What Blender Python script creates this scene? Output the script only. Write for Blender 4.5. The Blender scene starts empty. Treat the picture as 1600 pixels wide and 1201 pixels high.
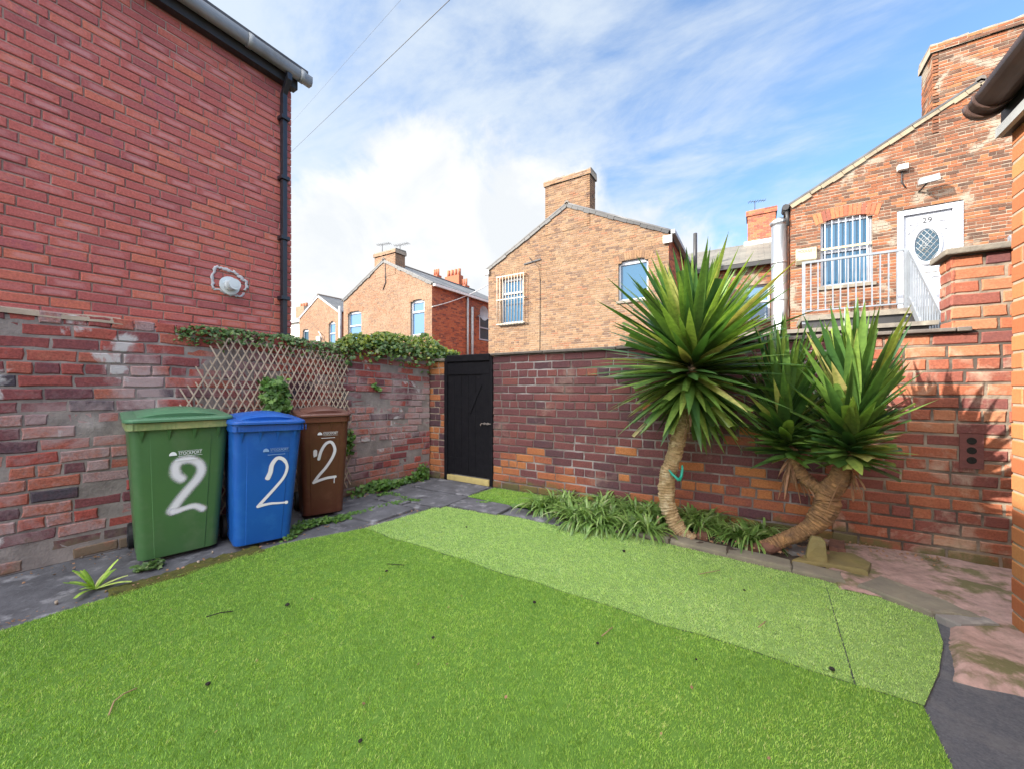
import bpy, math, random
import numpy as np
from mathutils import Vector, Matrix, noise as mnoise
random.seed(7); np.random.seed(7)
scene = bpy.context.scene
COL = scene.collection
R = math.radians
# ------------------------------------------------------------------ camera, sky, sun, exposure
CAMH = 1.28; YAW = R(31.8); F = 612.0; CX, CY = 800.0, 606.0
cd = bpy.data.cameras.new('camera'); cam = bpy.data.objects.new('camera', cd); COL.objects.link(cam)
cam.location = (0, 0, CAMH); cam.rotation_euler = (R(90), 0, YAW)
cd.sensor_width = 36; cd.lens = F / 1600 * 36; cd.shift_y = 5.5 / 1600
cd.clip_start = 0.02; cd.clip_end = 3000
scene.camera = cam
FW = Vector((-math.sin(YAW), math.cos(YAW), 0)); RT = Vector((math.cos(YAW), math.sin(YAW), 0))
SUN = Vector((.95, 1.0, -.73)).normalized()
sl = bpy.data.lights.new('sun', 'SUN'); so = bpy.data.objects.new('sun', sl); COL.objects.link(so)
sl.energy = 5.0; sl.angle = R(.55); sl.color = (1, .93, .82)
so.rotation_euler = SUN.to_track_quat('-Z', 'Y').to_euler()
scene.view_settings.view_transform = 'Standard'; scene.view_settings.look = 'None'
scene.view_settings.exposure = 1.4; scene.view_settings.gamma = 1

def ray(px, py):
    return FW + RT * ((px - CX) / F) + Vector((0, 0, (CY - py) / F))
def PY(px, py, y):            # measured point on a plane of constant y
    r = ray(px, py); s = y / r.y
    return Vector((r.x * s, y, CAMH + r.z * s))
def PX(px, py, x):
    r = ray(px, py); s = x / r.x
    return Vector((x, r.y * s, CAMH + r.z * s))
def PG(px, py, z=0.0):
    r = ray(px, py); s = (z - CAMH) / r.z
    return Vector((r.x * s, r.y * s, z))
def PP(px, py, o, n):
    r = ray(px, py); c = Vector((0, 0, CAMH)); s = (Vector(o) - c).dot(n) / r.dot(n)
    return c + r * s

# ---- node helpers
class NT:
    def __init__(s, tree): s.t = tree; s.n = tree.nodes; s.l = tree.links
    def add(s, typ, **kw):
        nd = s.n.new(typ)
        for k, v in kw.items(): setattr(nd, k, v)
        return nd
    def set(s, sock, v):
        if hasattr(v, 'links') or isinstance(v, bpy.types.NodeSocket): s.l.new(v, sock)
        else: sock.default_value = v
    def math(s, op, a, b=0.0, c=0.0, clamp=False):
        nd = s.add('ShaderNodeMath', operation=op, use_clamp=clamp)
        s.set(nd.inputs[0], a); s.set(nd.inputs[1], b)
        if op in ('MULTIPLY_ADD', 'SMOOTH_MIN', 'SMOOTH_MAX'): s.set(nd.inputs[2], c)
        return nd.outputs[0]
    def noise(s, vec, scale, detail=4, rough=.55, dist=0.0):
        nd = s.add('ShaderNodeTexNoise'); nd.inputs['Scale'].default_value = scale
        nd.inputs['Detail'].default_value = detail; nd.inputs['Roughness'].default_value = rough
        nd.inputs['Distortion'].default_value = dist
        if vec is not None: s.l.new(vec, nd.inputs['Vector'])
        return nd.outputs['Fac']
    def mapr(s, v, a, b, c=0.0, d=1.0, smooth=False):
        nd = s.add('ShaderNodeMapRange', clamp=True)
        if smooth: nd.interpolation_type = 'SMOOTHSTEP'
        s.set(nd.inputs[0], v)
        for i, q in enumerate((a, b, c, d)): nd.inputs[i + 1].default_value = q
        return nd.outputs[0]
    def mix(s, fac, a, b, blend='MIX'):
        nd = s.add('ShaderNodeMix', data_type='RGBA', blend_type=blend)
        s.set(nd.inputs[0], fac)
        s.set(nd.inputs[6], a if not isinstance(a, tuple) else a + (1,) * (4 - len(a)))
        s.set(nd.inputs[7], b if not isinstance(b, tuple) else b + (1,) * (4 - len(b)))
        return nd.outputs[2]
    def ramp(s, fac, stops, interp='LINEAR'):
        nd = s.add('ShaderNodeValToRGB'); nd.color_ramp.interpolation = interp
        e = nd.color_ramp.elements
        while len(e) < len(stops): e.new(.5)
        for el, (p, c) in zip(e, stops): el.position = p; el.color = tuple(c) + (1,)
        s.set(nd.inputs[0], fac); return nd.outputs[0]
    def vmul(s, v, k):
        nd = s.add('ShaderNodeVectorMath', operation='MULTIPLY'); s.set(nd.inputs[0], v); nd.inputs[1].default_value = k
        return nd.outputs[0]
    def dot(s, v, k):
        nd = s.add('ShaderNodeVectorMath', operation='DOT_PRODUCT'); s.set(nd.inputs[0], v); nd.inputs[1].default_value = k
        return nd.outputs['Value']

# ---- world: Nishita sky with clouds
w = bpy.data.worlds.new('World'); scene.world = w; w.use_nodes = True
N = NT(w.node_tree); N.n.clear()
sky = N.add('ShaderNodeTexSky', sky_type='NISHITA', sun_disc=False)
sky.sun_elevation = math.asin(-SUN.z); sky.sun_rotation = math.atan2(-SUN.x, -SUN.y)
sky.altitude = 50; sky.air_density = 1.0; sky.dust_density = .6; sky.ozone_density = 1.6
tc = N.add('ShaderNodeTexCoord'); D = tc.outputs['Generated']
acc = None
for (bx_, by_, r_) in ((560, 470, .30), (690, 450, .34), (810, 450, .32), (930, 470, .26), (1060, 500, .22), (430, 500, .30)):
    d_ = ray(bx_, by_).normalized()
    ang = N.math('ARCCOSINE', N.dot(D, tuple(d_)))
    v = N.math('SUBTRACT', r_, ang)
    acc = v if acc is None else N.math('MAXIMUM', acc, v)
nz = N.noise(D, 5.5, 9, .6, .3)
cum = N.math('ADD', acc, N.math('MULTIPLY', N.math('SUBTRACT', nz, .5), .36))
cum = N.mapr(cum, -.015, .085, smooth=True)
sep = N.add('ShaderNodeSeparateXYZ'); N.l.new(D, sep.inputs[0])
den = N.math('ADD', N.math('MAXIMUM', sep.outputs[2], 0.0), .22)
cmb = N.add('ShaderNodeCombineXYZ')
N.l.new(N.math('DIVIDE', sep.outputs[0], den), cmb.inputs[0]); N.l.new(N.math('DIVIDE', sep.outputs[1], den), cmb.inputs[1])
wv = N.vmul(cmb.outputs[0], (1.0, 1.9, 1))
w1 = N.noise(wv, 1.5, 10, .62, .5); w2 = N.noise(wv, 5.5, 6, .6, .2)
lft = N.dot(D, tuple(ray(250, 250).normalized()))
wis = N.math('ADD', N.math('MULTIPLY', w1, .8), N.math('MULTIPLY', w2, .25))
wis = N.math('ADD', wis, N.math('MULTIPLY', lft, .34))
wis = N.mapr(wis, .54, .92, 0.08, .85, smooth=True)
white = N.mix(N.mapr(N.noise(D, 4.5, 8, .62, .5), .38, .62), (4.6, 4.8, 5.0), (5.5, 5.5, 5.5))
skyc = N.mix(1.0, sky.outputs[0], (1.15, 1.5, 1.78), 'MULTIPLY')
c1 = N.mix(wis, skyc, (4.3, 4.75, 5.15))
lowc = N.mapr(sep.outputs[2], .0, .42, .45, 0.0, smooth=True)
c1 = N.mix(lowc, c1, (4.0, 4.5, 5.0))
c2 = N.mix(cum, c1, white)
# bright cloud bank added out of view behind the viewer, to lift the shade
bk = N.dot(D, tuple(Vector((-.16, -.62, .74)).normalized()))
bk = N.math('ADD', bk, N.math('MULTIPLY', N.math('SUBTRACT', N.noise(D, 2.6, 7, .6), .5), .35))
bk = N.mapr(bk, .42, .80, smooth=True)
c2 = N.mix(bk, c2, (26, 26, 26.4))
bg = N.add('ShaderNodeBackground'); N.l.new(c2, bg.inputs[0]); bg.inputs[1].default_value = .075
wo = N.add('ShaderNodeOutputWorld'); N.l.new(bg.outputs[0], wo.inputs[0])

# ------------------------------------------------------------------ mesh builder
class MB:
    def __init__(s): s.v = []; s.f = []; s.m = []; s.r = []; s.uv = []; s.sm = []; s.hasuv = False
    def vert(s, p): s.v.append(tuple(p)); return len(s.v) - 1
    def face(s, ids, m=0, r=0.5, uv=None, smooth=False):
        s.f.append(tuple(ids)); s.m.append(m); s.r.append(r); s.sm.append(smooth)
        if uv is not None: s.hasuv = True
        s.uv.append(uv)
    def hexa(s, p, m=0, r=.5):      # 8 points: bottom 4 ccw, top 4 ccw
        b = len(s.v); s.v += [tuple(q) for q in p]
        for q in ((3, 2, 1, 0), (4, 5, 6, 7), (0, 1, 5, 4), (1, 2, 6, 5), (2, 3, 7, 6), (3, 0, 4, 7)):
            s.face([b + i for i in q], m, r)
        return s
    def box(s, x0, x1, y0, y1, z0, z1, m=0, r=.5):
        return s.hexa([(x0, y0, z0), (x1, y0, z0), (x1, y1, z0), (x0, y1, z0), (x0, y0, z1), (x1, y0, z1), (x1, y1, z1), (x0, y1, z1)], m, r)
    def beam(s, a, b, w, h, up=(0, 0, 1), m=0, r=.5):
        a = Vector(a); b = Vector(b); d = (b - a).normalized(); u = Vector(up)
        x = d.cross(u)
        if x.length < 1e-4: x = d.cross(Vector((1, 0, 0)))
        x.normalize(); u = x.cross(d).normalized(); x *= w / 2; u *= h / 2
        return s.hexa([a - x - u, a + x - u, b + x - u, b - x - u, a - x + u, a + x + u, b + x + u, b - x + u], m, r)
    def tube(s, pts, rad, seg=8, m=0, r=.5, cap=True, smooth=True):
        pts = [Vector(p) for p in pts]; n = len(pts)
        if not hasattr(rad, '__len__'): rad = [rad] * n
        rings = []; pu = None
        for i, p in enumerate(pts):
            d = (pts[min(i + 1, n - 1)] - pts[max(i - 1, 0)]).normalized()
            if pu is None:
                pu = d.orthogonal().normalized()
            else:
                pu = (pu - d * pu.dot(d)).normalized()
            q = d.cross(pu)
            rings.append([s.vert(p + (pu * math.cos(t) + q * math.sin(t)) * rad[i]) for t in [2 * math.pi * k / seg for k in range(seg)]])
        for i in range(n - 1):
            for k in range(seg):
                k2 = (k + 1) % seg
                s.face((rings[i][k], rings[i][k2], rings[i + 1][k2], rings[i + 1][k]), m, r, None, smooth)
        if cap:
            s.face(rings[0][::-1], m, r); s.face(rings[-1], m, r)
        return s
    def loft(s, rings, m=0, r=.5, cap0=True, cap1=True, smooth=True):
        ids = [[s.vert(p) for p in rg] for rg in rings]; k = len(ids[0])
        for i in range(len(ids) - 1):
            for a in range(k):
                b = (a + 1) % k
                s.face((ids[i][a], ids[i][b], ids[i + 1][b], ids[i + 1][a]), m, r, None, smooth)
        if cap0: s.face(ids[0][::-1], m, r)
        if cap1: s.face(ids[-1], m, r)
        return s
    def prism(s, poly, d, m=0, r=.5):       # poly of 3D points extruded by vector d
        d = Vector(d); n = len(poly)
        a = [s.vert(p) for p in poly]; b = [s.vert(Vector(p) + d) for p in poly]
        s.face(a[::-1], m, r); s.face(b, m, r)
        for i in range(n): s.face((a[i], a[(i + 1) % n], b[(i + 1) % n], b[i]), m, r)
        return s
    def build(s, name, mats, parent=None, local=False):
        me = bpy.data.meshes.new(name)
        v = s.v
        if parent is not None and not local:
            L = parent.location if parent.parent is None else parent.parent.location + parent.location
            v = [(p[0] - L.x, p[1] - L.y, p[2] - L.z) for p in v]
        me.from_pydata(v, [], s.f)
        if not isinstance(mats, (list, tuple)): mats = [mats]
        for q in mats: me.materials.append(q)
        me.polygons.foreach_set('material_index', s.m)
        me.polygons.foreach_set('use_smooth', s.sm)
        a = me.attributes.new('rnd', 'FLOAT', 'FACE'); a.data.foreach_set('value', s.r)
        if s.hasuv:
            u = me.uv_layers.new(name='UVMap'); flat = []
            for fc, q in zip(s.f, s.uv):
                if q is None: flat += [0.0, 0.0] * len(fc)
                else:
                    for c in q: flat += [c[0], c[1]]
            u.data.foreach_set('uv', flat)
        me.update()
        o = bpy.data.objects.new(name, me); COL.objects.link(o)
        if parent is not None: o.parent = parent
        return o

def tag(o, label=None, cat=None, group=None, kind=None):
    if label: o['label'] = label
    if cat: o['category'] = cat
    if group: o['group'] = group
    if kind: o['kind'] = kind
    return o
def thing(name, label, cat, loc=(0, 0, 0), group=None, rz=0):
    o = bpy.data.objects.new(name, None); COL.objects.link(o); o.location = loc; o.rotation_euler = (0, 0, rz)
    o.empty_display_size = .1
    return tag(o, label, cat, group)
def bevel(o, wd, seg=2):
    md = o.modifiers.new('bevel', 'BEVEL'); md.width = wd; md.segments = seg; md.limit_method = 'ANGLE'; md.angle_limit = R(40)
    return o

# ------------------------------------------------------------------ materials
def newmat(name):
    m = bpy.data.materials.new(name); m.use_nodes = True
    N = NT(m.node_tree); b = N.n['Principled BSDF']
    return m, N, b
def pm(name, c1, c2=None, scale=6, rough=.7, bump=.0, bscale=40, metal=0, spec=.4, c3=None, s3=1.5, t3=(.55, .7), rrnd=0.0, detail=6):
    m, N, b = newmat(name)
    tc = N.add('ShaderNodeTexCoord'); O = tc.outputs['Object']
    c2 = c2 or tuple(x * .75 for x in c1)
    col = N.mix(N.mapr(N.noise(O, scale, detail, .6), .3, .7), c1, c2)
    if c3: col = N.mix(N.mapr(N.noise(O, s3, 7, .62), t3[0], t3[1]), col, c3)
    if rrnd:
        at = N.add('ShaderNodeAttribute', attribute_name='rnd')
        k = N.mapr(at.outputs['Fac'], 0, 1, 1 - rrnd, 1 + rrnd)
        cc = N.add('ShaderNodeCombineColor')
        for i in range(3): N.l.new(k, cc.inputs[i])
        col = N.mix(1.0, col, cc.outputs[0], 'MULTIPLY')
    N.l.new(col, b.inputs['Base Color'])
    b.inputs['Roughness'].default_value = rough; b.inputs['Metallic'].default_value = metal
    b.inputs['Specular IOR Level'].default_value = spec
    if bump:
        bp = N.add('ShaderNodeBump'); bp.inputs['Strength'].default_value = bump; bp.inputs['Distance'].default_value = .01
        N.l.new(N.noise(O, bscale, 5, .6), bp.inputs['Height']); N.l.new(bp.outputs[0], b.inputs['Normal'])
    return m
def brick_mat(name, stops, pale=None, smear=None, smear_t=(.52, .7), sscale=2.2, fine=70, moss=None, rough=.85, bump=.35, dark=(.55, 1.25), patch=None):
    m, N, b = newmat(name)
    tc = N.add('ShaderNodeTexCoord'); O = tc.outputs['Object']
    at = N.add('ShaderNodeAttribute', attribute_name='rnd'); rnd = at.outputs['Fac']
    col = N.ramp(N.math('ADD', rnd, N.math('MULTIPLY', N.math('SUBTRACT', N.noise(O, 16, 5, .7), .5), .35)), stops)
    k = N.mapr(N.noise(O, fine, 6, .65), .25, .75, dark[0], dark[1])
    cc = N.add('ShaderNodeCombineColor')
    for i in range(3): N.l.new(k, cc.inputs[i])
    col = N.mix(.8, col, cc.outputs[0], 'MULTIPLY')
    if pale:                                                     # pale rubbed centre of each brick
        sx = N.add('ShaderNodeSeparateXYZ'); N.l.new(tc.outputs['UV'], sx.inputs[0])
        dx = N.math('MULTIPLY', N.math('ABSOLUTE', N.math('SUBTRACT', sx.outputs[0], .5)), 2.0)
        dy = N.math('MULTIPLY', N.math('ABSOLUTE', N.math('SUBTRACT', sx.outputs[1], .5)), 2.0)
        d = N.math('MAXIMUM', N.math('POWER', dx, 1.6), N.math('POWER', dy, 1.3))
        d = N.math('ADD', d, N.math('MULTIPLY', N.math('SUBTRACT', N.noise(O, 22, 4), .5), .7))
        msk = N.mapr(d, .2, .8, 1.0, 0.0, smooth=True)
        rr = N.math('FRACT', N.math('MULTIPLY', rnd, 17.31))
        msk = N.math('MULTIPLY', msk, N.mapr(rr, .25, .95, 0.0, pale[1]))
        col = N.mix(msk, col, pale[0])
    if smear:
        col = N.mix(N.mapr(N.noise(O, sscale, 9, .68, .4), smear_t[0], smear_t[1], 0, .85), col, smear)
    if patch:
        col = N.mix(N.mapr(N.noise(O, patch[1], 8, .6, .6), patch[2], patch[2] + .05, 0, .9), col, patch[0])
    if moss:
        sp = N.add('ShaderNodeSeparateXYZ'); N.l.new(O, sp.inputs[0])
        mm = N.math('ADD', N.noise(O, 5, 7, .65), N.mapr(sp.outputs[2], 0, moss[1], .28, -.25))
        col = N.mix(N.mapr(mm, .55, .72, 0, .85), col, moss[0])
    N.l.new(col, b.inputs['Base Color']); b.inputs['Roughness'].default_value = rough
    b.inputs['Specular IOR Level'].default_value = .3
    bp = N.add('ShaderNodeBump'); bp.inputs['Strength'].default_value = bump; bp.inputs['Distance'].default_value = .006
    h = N.math('ADD', N.noise(O, 45, 6, .65), N.math('MULTIPLY', N.noise(O, 160, 3), .5))
    N.l.new(h, bp.inputs['Height']); N.l.new(bp.outputs[0], b.inputs['Normal'])
    return m
def leaf_mat(name, stops, rough=.4, trans=.3, tip=None):
    m, N, b = newmat(name)
    at = N.add('ShaderNodeAttribute', attribute_name='rnd')
    tc = N.add('ShaderNodeTexCoord')
    col = N.ramp(at.outputs['Fac'], stops)
    col = N.mix(N.mapr(N.noise(tc.outputs['Object'], 30, 4), .35, .7, 0, .45), col, tuple(x * .6 for x in stops[0][1]))
    N.l.new(col, b.inputs['Base Color']); b.inputs['Roughness'].default_value = rough
    b.inputs['Specular IOR Level'].default_value = .5
    tr = N.add('ShaderNodeBsdfTranslucent')
    N.l.new(N.mix(1.0, col, (1.5, 1.6, .7), 'MULTIPLY'), tr.inputs[0])
    ms = N.add('ShaderNodeMixShader'); ms.inputs[0].default_value = trans
    N.l.new(b.outputs[0], ms.inputs[1]); N.l.new(tr.outputs[0], ms.inputs[2])
    N.l.new(ms.outputs[0], N.n['Material Output'].inputs[0])
    return m
def slate_mat(name, c1, c2, bw=.3, bh=.2, lines=(.03, .03, .035)):
    m, N, b = newmat(name)
    tc = N.add('ShaderNodeTexCoord'); U = tc.outputs['UV']
    br = N.add('ShaderNodeTexBrick'); N.l.new(U, br.inputs['Vector'])
    br.inputs['Scale'].default_value = 1; br.inputs['Brick Width'].default_value = bw; br.inputs['Row Height'].default_value = bh
    br.inputs['Mortar Size'].default_value = .006; br.inputs['Color1'].default_value = c1 + (1,); br.inputs['Color2'].default_value = c2 + (1,)
    br.inputs['Mortar'].default_value = lines + (1,)
    col = N.mix(N.mapr(N.noise(tc.outputs['Object'], 1.3, 6), .4, .75, 0, .6), br.outputs[0], tuple(x * 1.6 for x in c2))
    N.l.new(col, b.inputs['Base Color']); b.inputs['Roughness'].default_value = .6
    bp = N.add('ShaderNodeBump'); bp.inputs['Strength'].default_value = .5; bp.inputs['Distance'].default_value = .02
    N.l.new(N.math('SUBTRACT', 1.0, br.outputs['Fac']), bp.inputs['Height']); N.l.new(bp.outputs[0], b.inputs['Normal'])
    return m
M = {}
M['mortar_grey'] = pm('mortar_grey', (.27, .235, .22), (.13, .11, .105), 6, .95, .6, 60, c3=(.43, .38, .36), s3=1.8)
M['mortar_dark'] = pm('mortar_dark', (.20, .165, .15), (.12, .095, .085), 9, .95, .5, 60, c3=(.33, .31, .30), s3=1.6, t3=(.5, .62))
M['mortar_cream'] = pm('mortar_cream', (0.351, 0.289, 0.226), (0.226, 0.179, 0.136), 6, .95, .4, 50)
M['mortar_worn'] = pm('mortar_worn', (.34, .27, .2), (.17, .135, .11), 5, .95, .5, 60, c3=(.075, .06, .05), s3=1.7, t3=(.46, .58))
M['mortar_house'] = pm('mortar_house', (.33, .23, .19), (.2, .14, .12), 9, .95, .3, 50, c3=(.45, .36, .3), s3=1.2)
M['brick_house_left'] = brick_mat('brick_house_left', [(0, (.32, .09, .09)), (.35, (.40, .105, .094)), (.7, (.44, .118, .098)), (.88, (.49, .145, .095)), (1, (.36, .10, .11))], pale=((.52, .27, .27), .5), smear=(.42, .14, .135), smear_t=(.6, .95), sscale=.7, bump=.5)
M['brick_yard_left'] = brick_mat('brick_yard_left', [(0, (.06, .05, .065)), (.22, (.13, .05, .06)), (.5, (.20, .058, .06)), (.75, (.31, .07, .055)), (.9, (.33, .11, .075)), (1, (.30, .20, .20))], smear=(.33, .25, .25), smear_t=(.47, .62), sscale=1.5, moss=((.12, .10, .065), .45), dark=(.4, 1.3), bump=.8,
                                 patch=((.42, .41, .41), 2.6, .61))
M['brick_back'] = brick_mat('brick_back', [(0, (.075, .045, .055)), (.2, (.125, .05, .055)), (.5, (.17, .062, .06)), (.68, (.22, .075, .058)), (.8, (.33, .11, .055)), (1, (.42, .165, .06))],
                            smear=(.34, .25, .2), smear_t=(.58, .78), sscale=1.9, moss=((.10, .10, .035), .3), dark=(.5, 1.25), bump=.5)
M['brick_right'] = brick_mat('brick_right', [(0, (.13, .05, .05)), (.35, (.22, .07, .05)), (.7, (.32, .10, .05)), (1, (.38, .17, .09))],
                             smear=(.46, .37, .28), smear_t=(.52, .72), sscale=2.6, moss=((.10, .10, .035), .35), dark=(.55, 1.25), bump=.5)
M['brick_near'] = brick_mat('brick_near', [(0, (0.321, 0.100, 0.042)), (.6, (0.383, 0.131, 0.054)), (1, (0.413, 0.184, 0.068))], dark=(.8, 1.12), bump=.25)
M['brick_mid'] = brick_mat('brick_mid', [(0, (0.104, 0.061, 0.043)), (.2, (0.166, 0.095, 0.055)), (.6, (0.208, 0.120, 0.064)), (.88, (0.232, 0.140, 0.079)), (1, (0.196, 0.086, 0.046))],
                           smear=(0.245, 0.171, 0.104), smear_t=(.5, .8), sscale=.6, fine=25)
M['brick_pale'] = brick_mat('brick_pale', [(0, (0.153, 0.092, 0.061)), (.25, (0.208, 0.116, 0.070)), (.7, (0.239, 0.135, 0.079)), (1, (0.227, 0.104, 0.055))],
                           smear=(0.263, 0.171, 0.110), smear_t=(.45, .7), sscale=.5, fine=25)
M['brick_red'] = brick_mat('brick_red', [(0, (0.170, 0.060, 0.043)), (.5, (0.357, 0.102, 0.051)), (1, (0.425, 0.136, 0.060))], fine=25)
M['brick_old'] = brick_mat('brick_old', [(0, (0.068, 0.038, 0.027)), (.3, (0.137, 0.059, 0.034)), (.6, (0.192, 0.068, 0.032)), (.85, (0.247, 0.082, 0.034)), (1, (0.274, 0.113, 0.048))],
                           smear=(0.184, 0.123, 0.082), smear_t=(.5, .75), sscale=1.3, fine=30, patch=((0.247, 0.205, 0.161), 1.3, .555), bump=.6)
M['slate'] = slate_mat('slate', (0.084, 0.087, 0.090), (0.120, 0.120, 0.120))
M['slate_stone'] = slate_mat('slate_stone', (0.084, 0.080, 0.067), (0.118, 0.109, 0.090), .4, .28, (0.034, 0.032, 0.027))
M['white'] = pm('white_paint', (.40, .41, .45), (.35, .36, .40), 3, .4, .05, 30)
M['white_dirty'] = pm('white_dirty', (.66, .65, .62), (.5, .48, .44), 8, .5, .1, 30)
M['timber_dark'] = pm('timber_dark', (.03, .028, .03), (.02, .02, .02), 8, .5)
M['black'] = pm('black_plastic', (.014, .015, .02), (.02, .021, .027), 9, .33, spec=.5)
M['gate_black'] = pm('gate_black', (.0065, .0065, .009), (.012, .0115, .014), 14, .6, .5, 35, spec=.12, c3=(.03, .026, .026), s3=9, t3=(.68, .75))
M['coping'] = pm('coping', (.2, .175, .14), (.12, .105, .09), 7, .9, .5, 40, c3=(.3, .28, .22), s3=2)
M['coping_dark'] = pm('coping_dark', (.09, .075, .07), (.15, .13, .11), 7, .85, .5, 40)
M['verge'] = pm('verge', (.27, .22, .15), (.17, .14, .10), 5, .9, .5, 30)
M['gutter_grey'] = pm('gutter_grey', (0.294, 0.308, 0.315), (0.224, 0.231, 0.238), 5, .5, c3=(0.168, 0.161, 0.140), s3=3)
M['gutter_brown'] = pm('gutter_brown', (.045, .028, .026), (.085, .05, .04), 10, .42, .2, 40, c3=(.11, .05, .03), s3=8)
M['concrete'] = pm('concrete', (.12, .12, .135), (.055, .055, .063), 4.5, .85, .9, 25, c3=(.25, .25, .27), s3=7, t3=(.55, .72))
M['concrete_light'] = pm('concrete_light', (.22, .205, .19), (.13, .125, .12), 5, .9, .6, 30, c3=(.32, .3, .27), s3=4)
M['kerb'] = pm('kerb', (.19, .17, .125), (.12, .11, .09), 7, .9, .6, 35, c3=(.27, .24, .17), s3=3)
M['kerb_green'] = pm('kerb_green', (.2, .16, .06), (.13, .11, .05), 7, .9, .6, 35, c3=(.12, .12, .03), s3=5)
M['pink_concrete'] = pm('pink_concrete', (.36, .235, .21), (.19, .135, .11), 16, .92, 1.0, 30, c3=(.11, .10, .045), s3=4.0, t3=(.5, .6), detail=10)
M['tarmac'] = pm('tarmac', (.05, .055, .068), (.10, .105, .12), 90, .92, 1.0, 140, c3=(.13, .13, .135), s3=5, t3=(.5, .75))
M['ground'] = pm('ground_mat', (.10, .095, .09), (.07, .07, .065), 1.5, .9, .4, 20)
M['soil'] = pm('soil', (.028, .02, .015), (.055, .038, .027), 25, .95, 1.0, 60)
M['moss'] = pm('moss', (.09, .085, .012), (.05, .055, .012), 25, .95, 1.0, 90)
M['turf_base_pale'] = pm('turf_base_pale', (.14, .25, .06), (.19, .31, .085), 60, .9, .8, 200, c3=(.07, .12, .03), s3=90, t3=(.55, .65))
M['turf_base'] = pm('turf_base', (.075, .17, .018), (.10, .21, .025), 60, .9, .8, 200)
M['metal'] = pm('metal', (.55, .57, .6), (.45, .47, .5), 4, .3, metal=.85)
M['rail'] = pm('rail', (.21, .23, .255), (.16, .175, .20), 4, .42, metal=.2)
M['rust'] = pm('rust_bolt', (.35, .33, .32), (.2, .15, .12), 30, .5, metal=.5)
M['slat'] = pm('slat', (.42, .34, .26), (.3, .24, .18), 20, .8, .2, 60, rrnd=.25)
M['pale_wood'] = pm('pale_wood', (.52, .42, .17), (.4, .32, .13), 12, .8, .3, 40)
M['teal'] = pm('teal_plastic', (.012, .33, .26), (.01, .26, .2), 20, .35)
M['trunk'] = pm('trunk', (.40, .30, .17), (.24, .16, .08), 14, .9, 1.0, 60, c3=(.52, .45, .32), s3=6, rrnd=.2)
M['trunk2'] = pm('trunk2', (.26, .145, .065), (.10, .06, .035), 18, .92, 1.0, 60, c3=(.36, .20, .08), s3=6, rrnd=.2)
M['terracotta'] = pm('terracotta', (.4, .14, .07), (.3, .1, .05), 6, .8)
M['cable'] = pm('cable', (.03, .03, .035), None, 5, .6)
M['green_bin'] = pm('green_bin', (.055, .135, .045), (.045, .115, .042), 2.5, .45, .06, 150, c3=(.10, .16, .08), s3=5, t3=(.5, .85))
M['green_lid'] = pm('green_lid', (.06, .165, .085), (.075, .18, .10), 3, .4, .06, 150, c3=(.16, .24, .12), s3=6, t3=(.6, .85))
M['blue_bin'] = pm('blue_bin', (.008, .085, .36), (.007, .072, .31), 2.5, .4, .05, 150, c3=(.02, .12, .40), s3=7, t3=(.52, .8))
M['brown_bin'] = pm('brown_bin', (.10, .036, .02), (.085, .03, .017), 2.5, .43, .05, 150, c3=(.14, .06, .035), s3=7, t3=(.52, .8))
M['brown_lid'] = pm('brown_lid', (.13, .06, .045), (.105, .045, .034), 4, .36, .05, 150)
M['tyre'] = pm('tyre', (.012, .012, .014), None, 9, .6)
M['lettering'] = pm('lettering', (.7, .74, .76), (.6, .64, .66), 40, .5)
M['lettering_blue'] = pm('lettering_blue', (.22, .34, .55), (.15, .28, .5), 40, .5)
M['dark_text'] = pm('dark_text', (.05, .05, .05), None, 5, .6)
M['box_cream'] = pm('box_cream', (.38, .34, .25), (.32, .28, .18), 4, .5)
M['debris_hole_dark'] = pm('debris_hole_dark', (.015, .013, .01), None, 40, .9, .5)
M['twig'] = pm('twig', (.30, .22, .12), (.2, .14, .08), 20, .9)
M['root'] = pm('root', (.16, .075, .05), (.1, .05, .035), 20, .9, .8, 60)
def glass_mat(name, c, rough=.04):
    m, N, b = newmat(name)
    b.inputs['Base Color'].default_value = c + (1,); b.inputs['Roughness'].default_value = rough
    b.inputs['Specular IOR Level'].default_value = .35
    return m
M['glass'] = glass_mat('window_glass', (.03, .09, .16)); M['glass_pale'] = glass_mat('window_glass_pale', (.08, .16, .27))
M['glass_dark'] = glass_mat('door_glass', (.012, .04, .065))
def paint_mat(name, c, soft):
    m, N, b = newmat(name)
    tc = N.add('ShaderNodeTexCoord'); sx = N.add('ShaderNodeSeparateXYZ'); N.l.new(tc.outputs['UV'], sx.inputs[0])
    e = N.math('ABSOLUTE', N.math('SUBTRACT', N.math('MULTIPLY', sx.outputs[1], 2.0), 1.0))
    cp_ = N.math('SUBTRACT', 1.0, N.math('MINIMUM', sx.outputs[0], 1.0))
    e = N.math('SQRT', N.math('ADD', N.math('MULTIPLY', e, e), N.math('MULTIPLY', cp_, cp_)))
    e = N.math('ADD', e, N.math('MULTIPLY', N.math('SUBTRACT', N.noise(tc.outputs['Object'], 220, 2), .5), .5 * soft))
    al = N.mapr(e, 1.0 - soft, 1.0, 1.0, 0.0, smooth=True)
    b.inputs['Base Color'].default_value = c + (1,); b.inputs['Roughness'].default_value = .6
    N.l.new(N.math('MULTIPLY', al, .93), b.inputs['Alpha'])
    return m
M['spray_soft'] = paint_mat('spray_soft', (.68, .68, .74), .8); M['spray_hard'] = paint_mat('spray_hard', (.68, .68, .73), .35)
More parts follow.
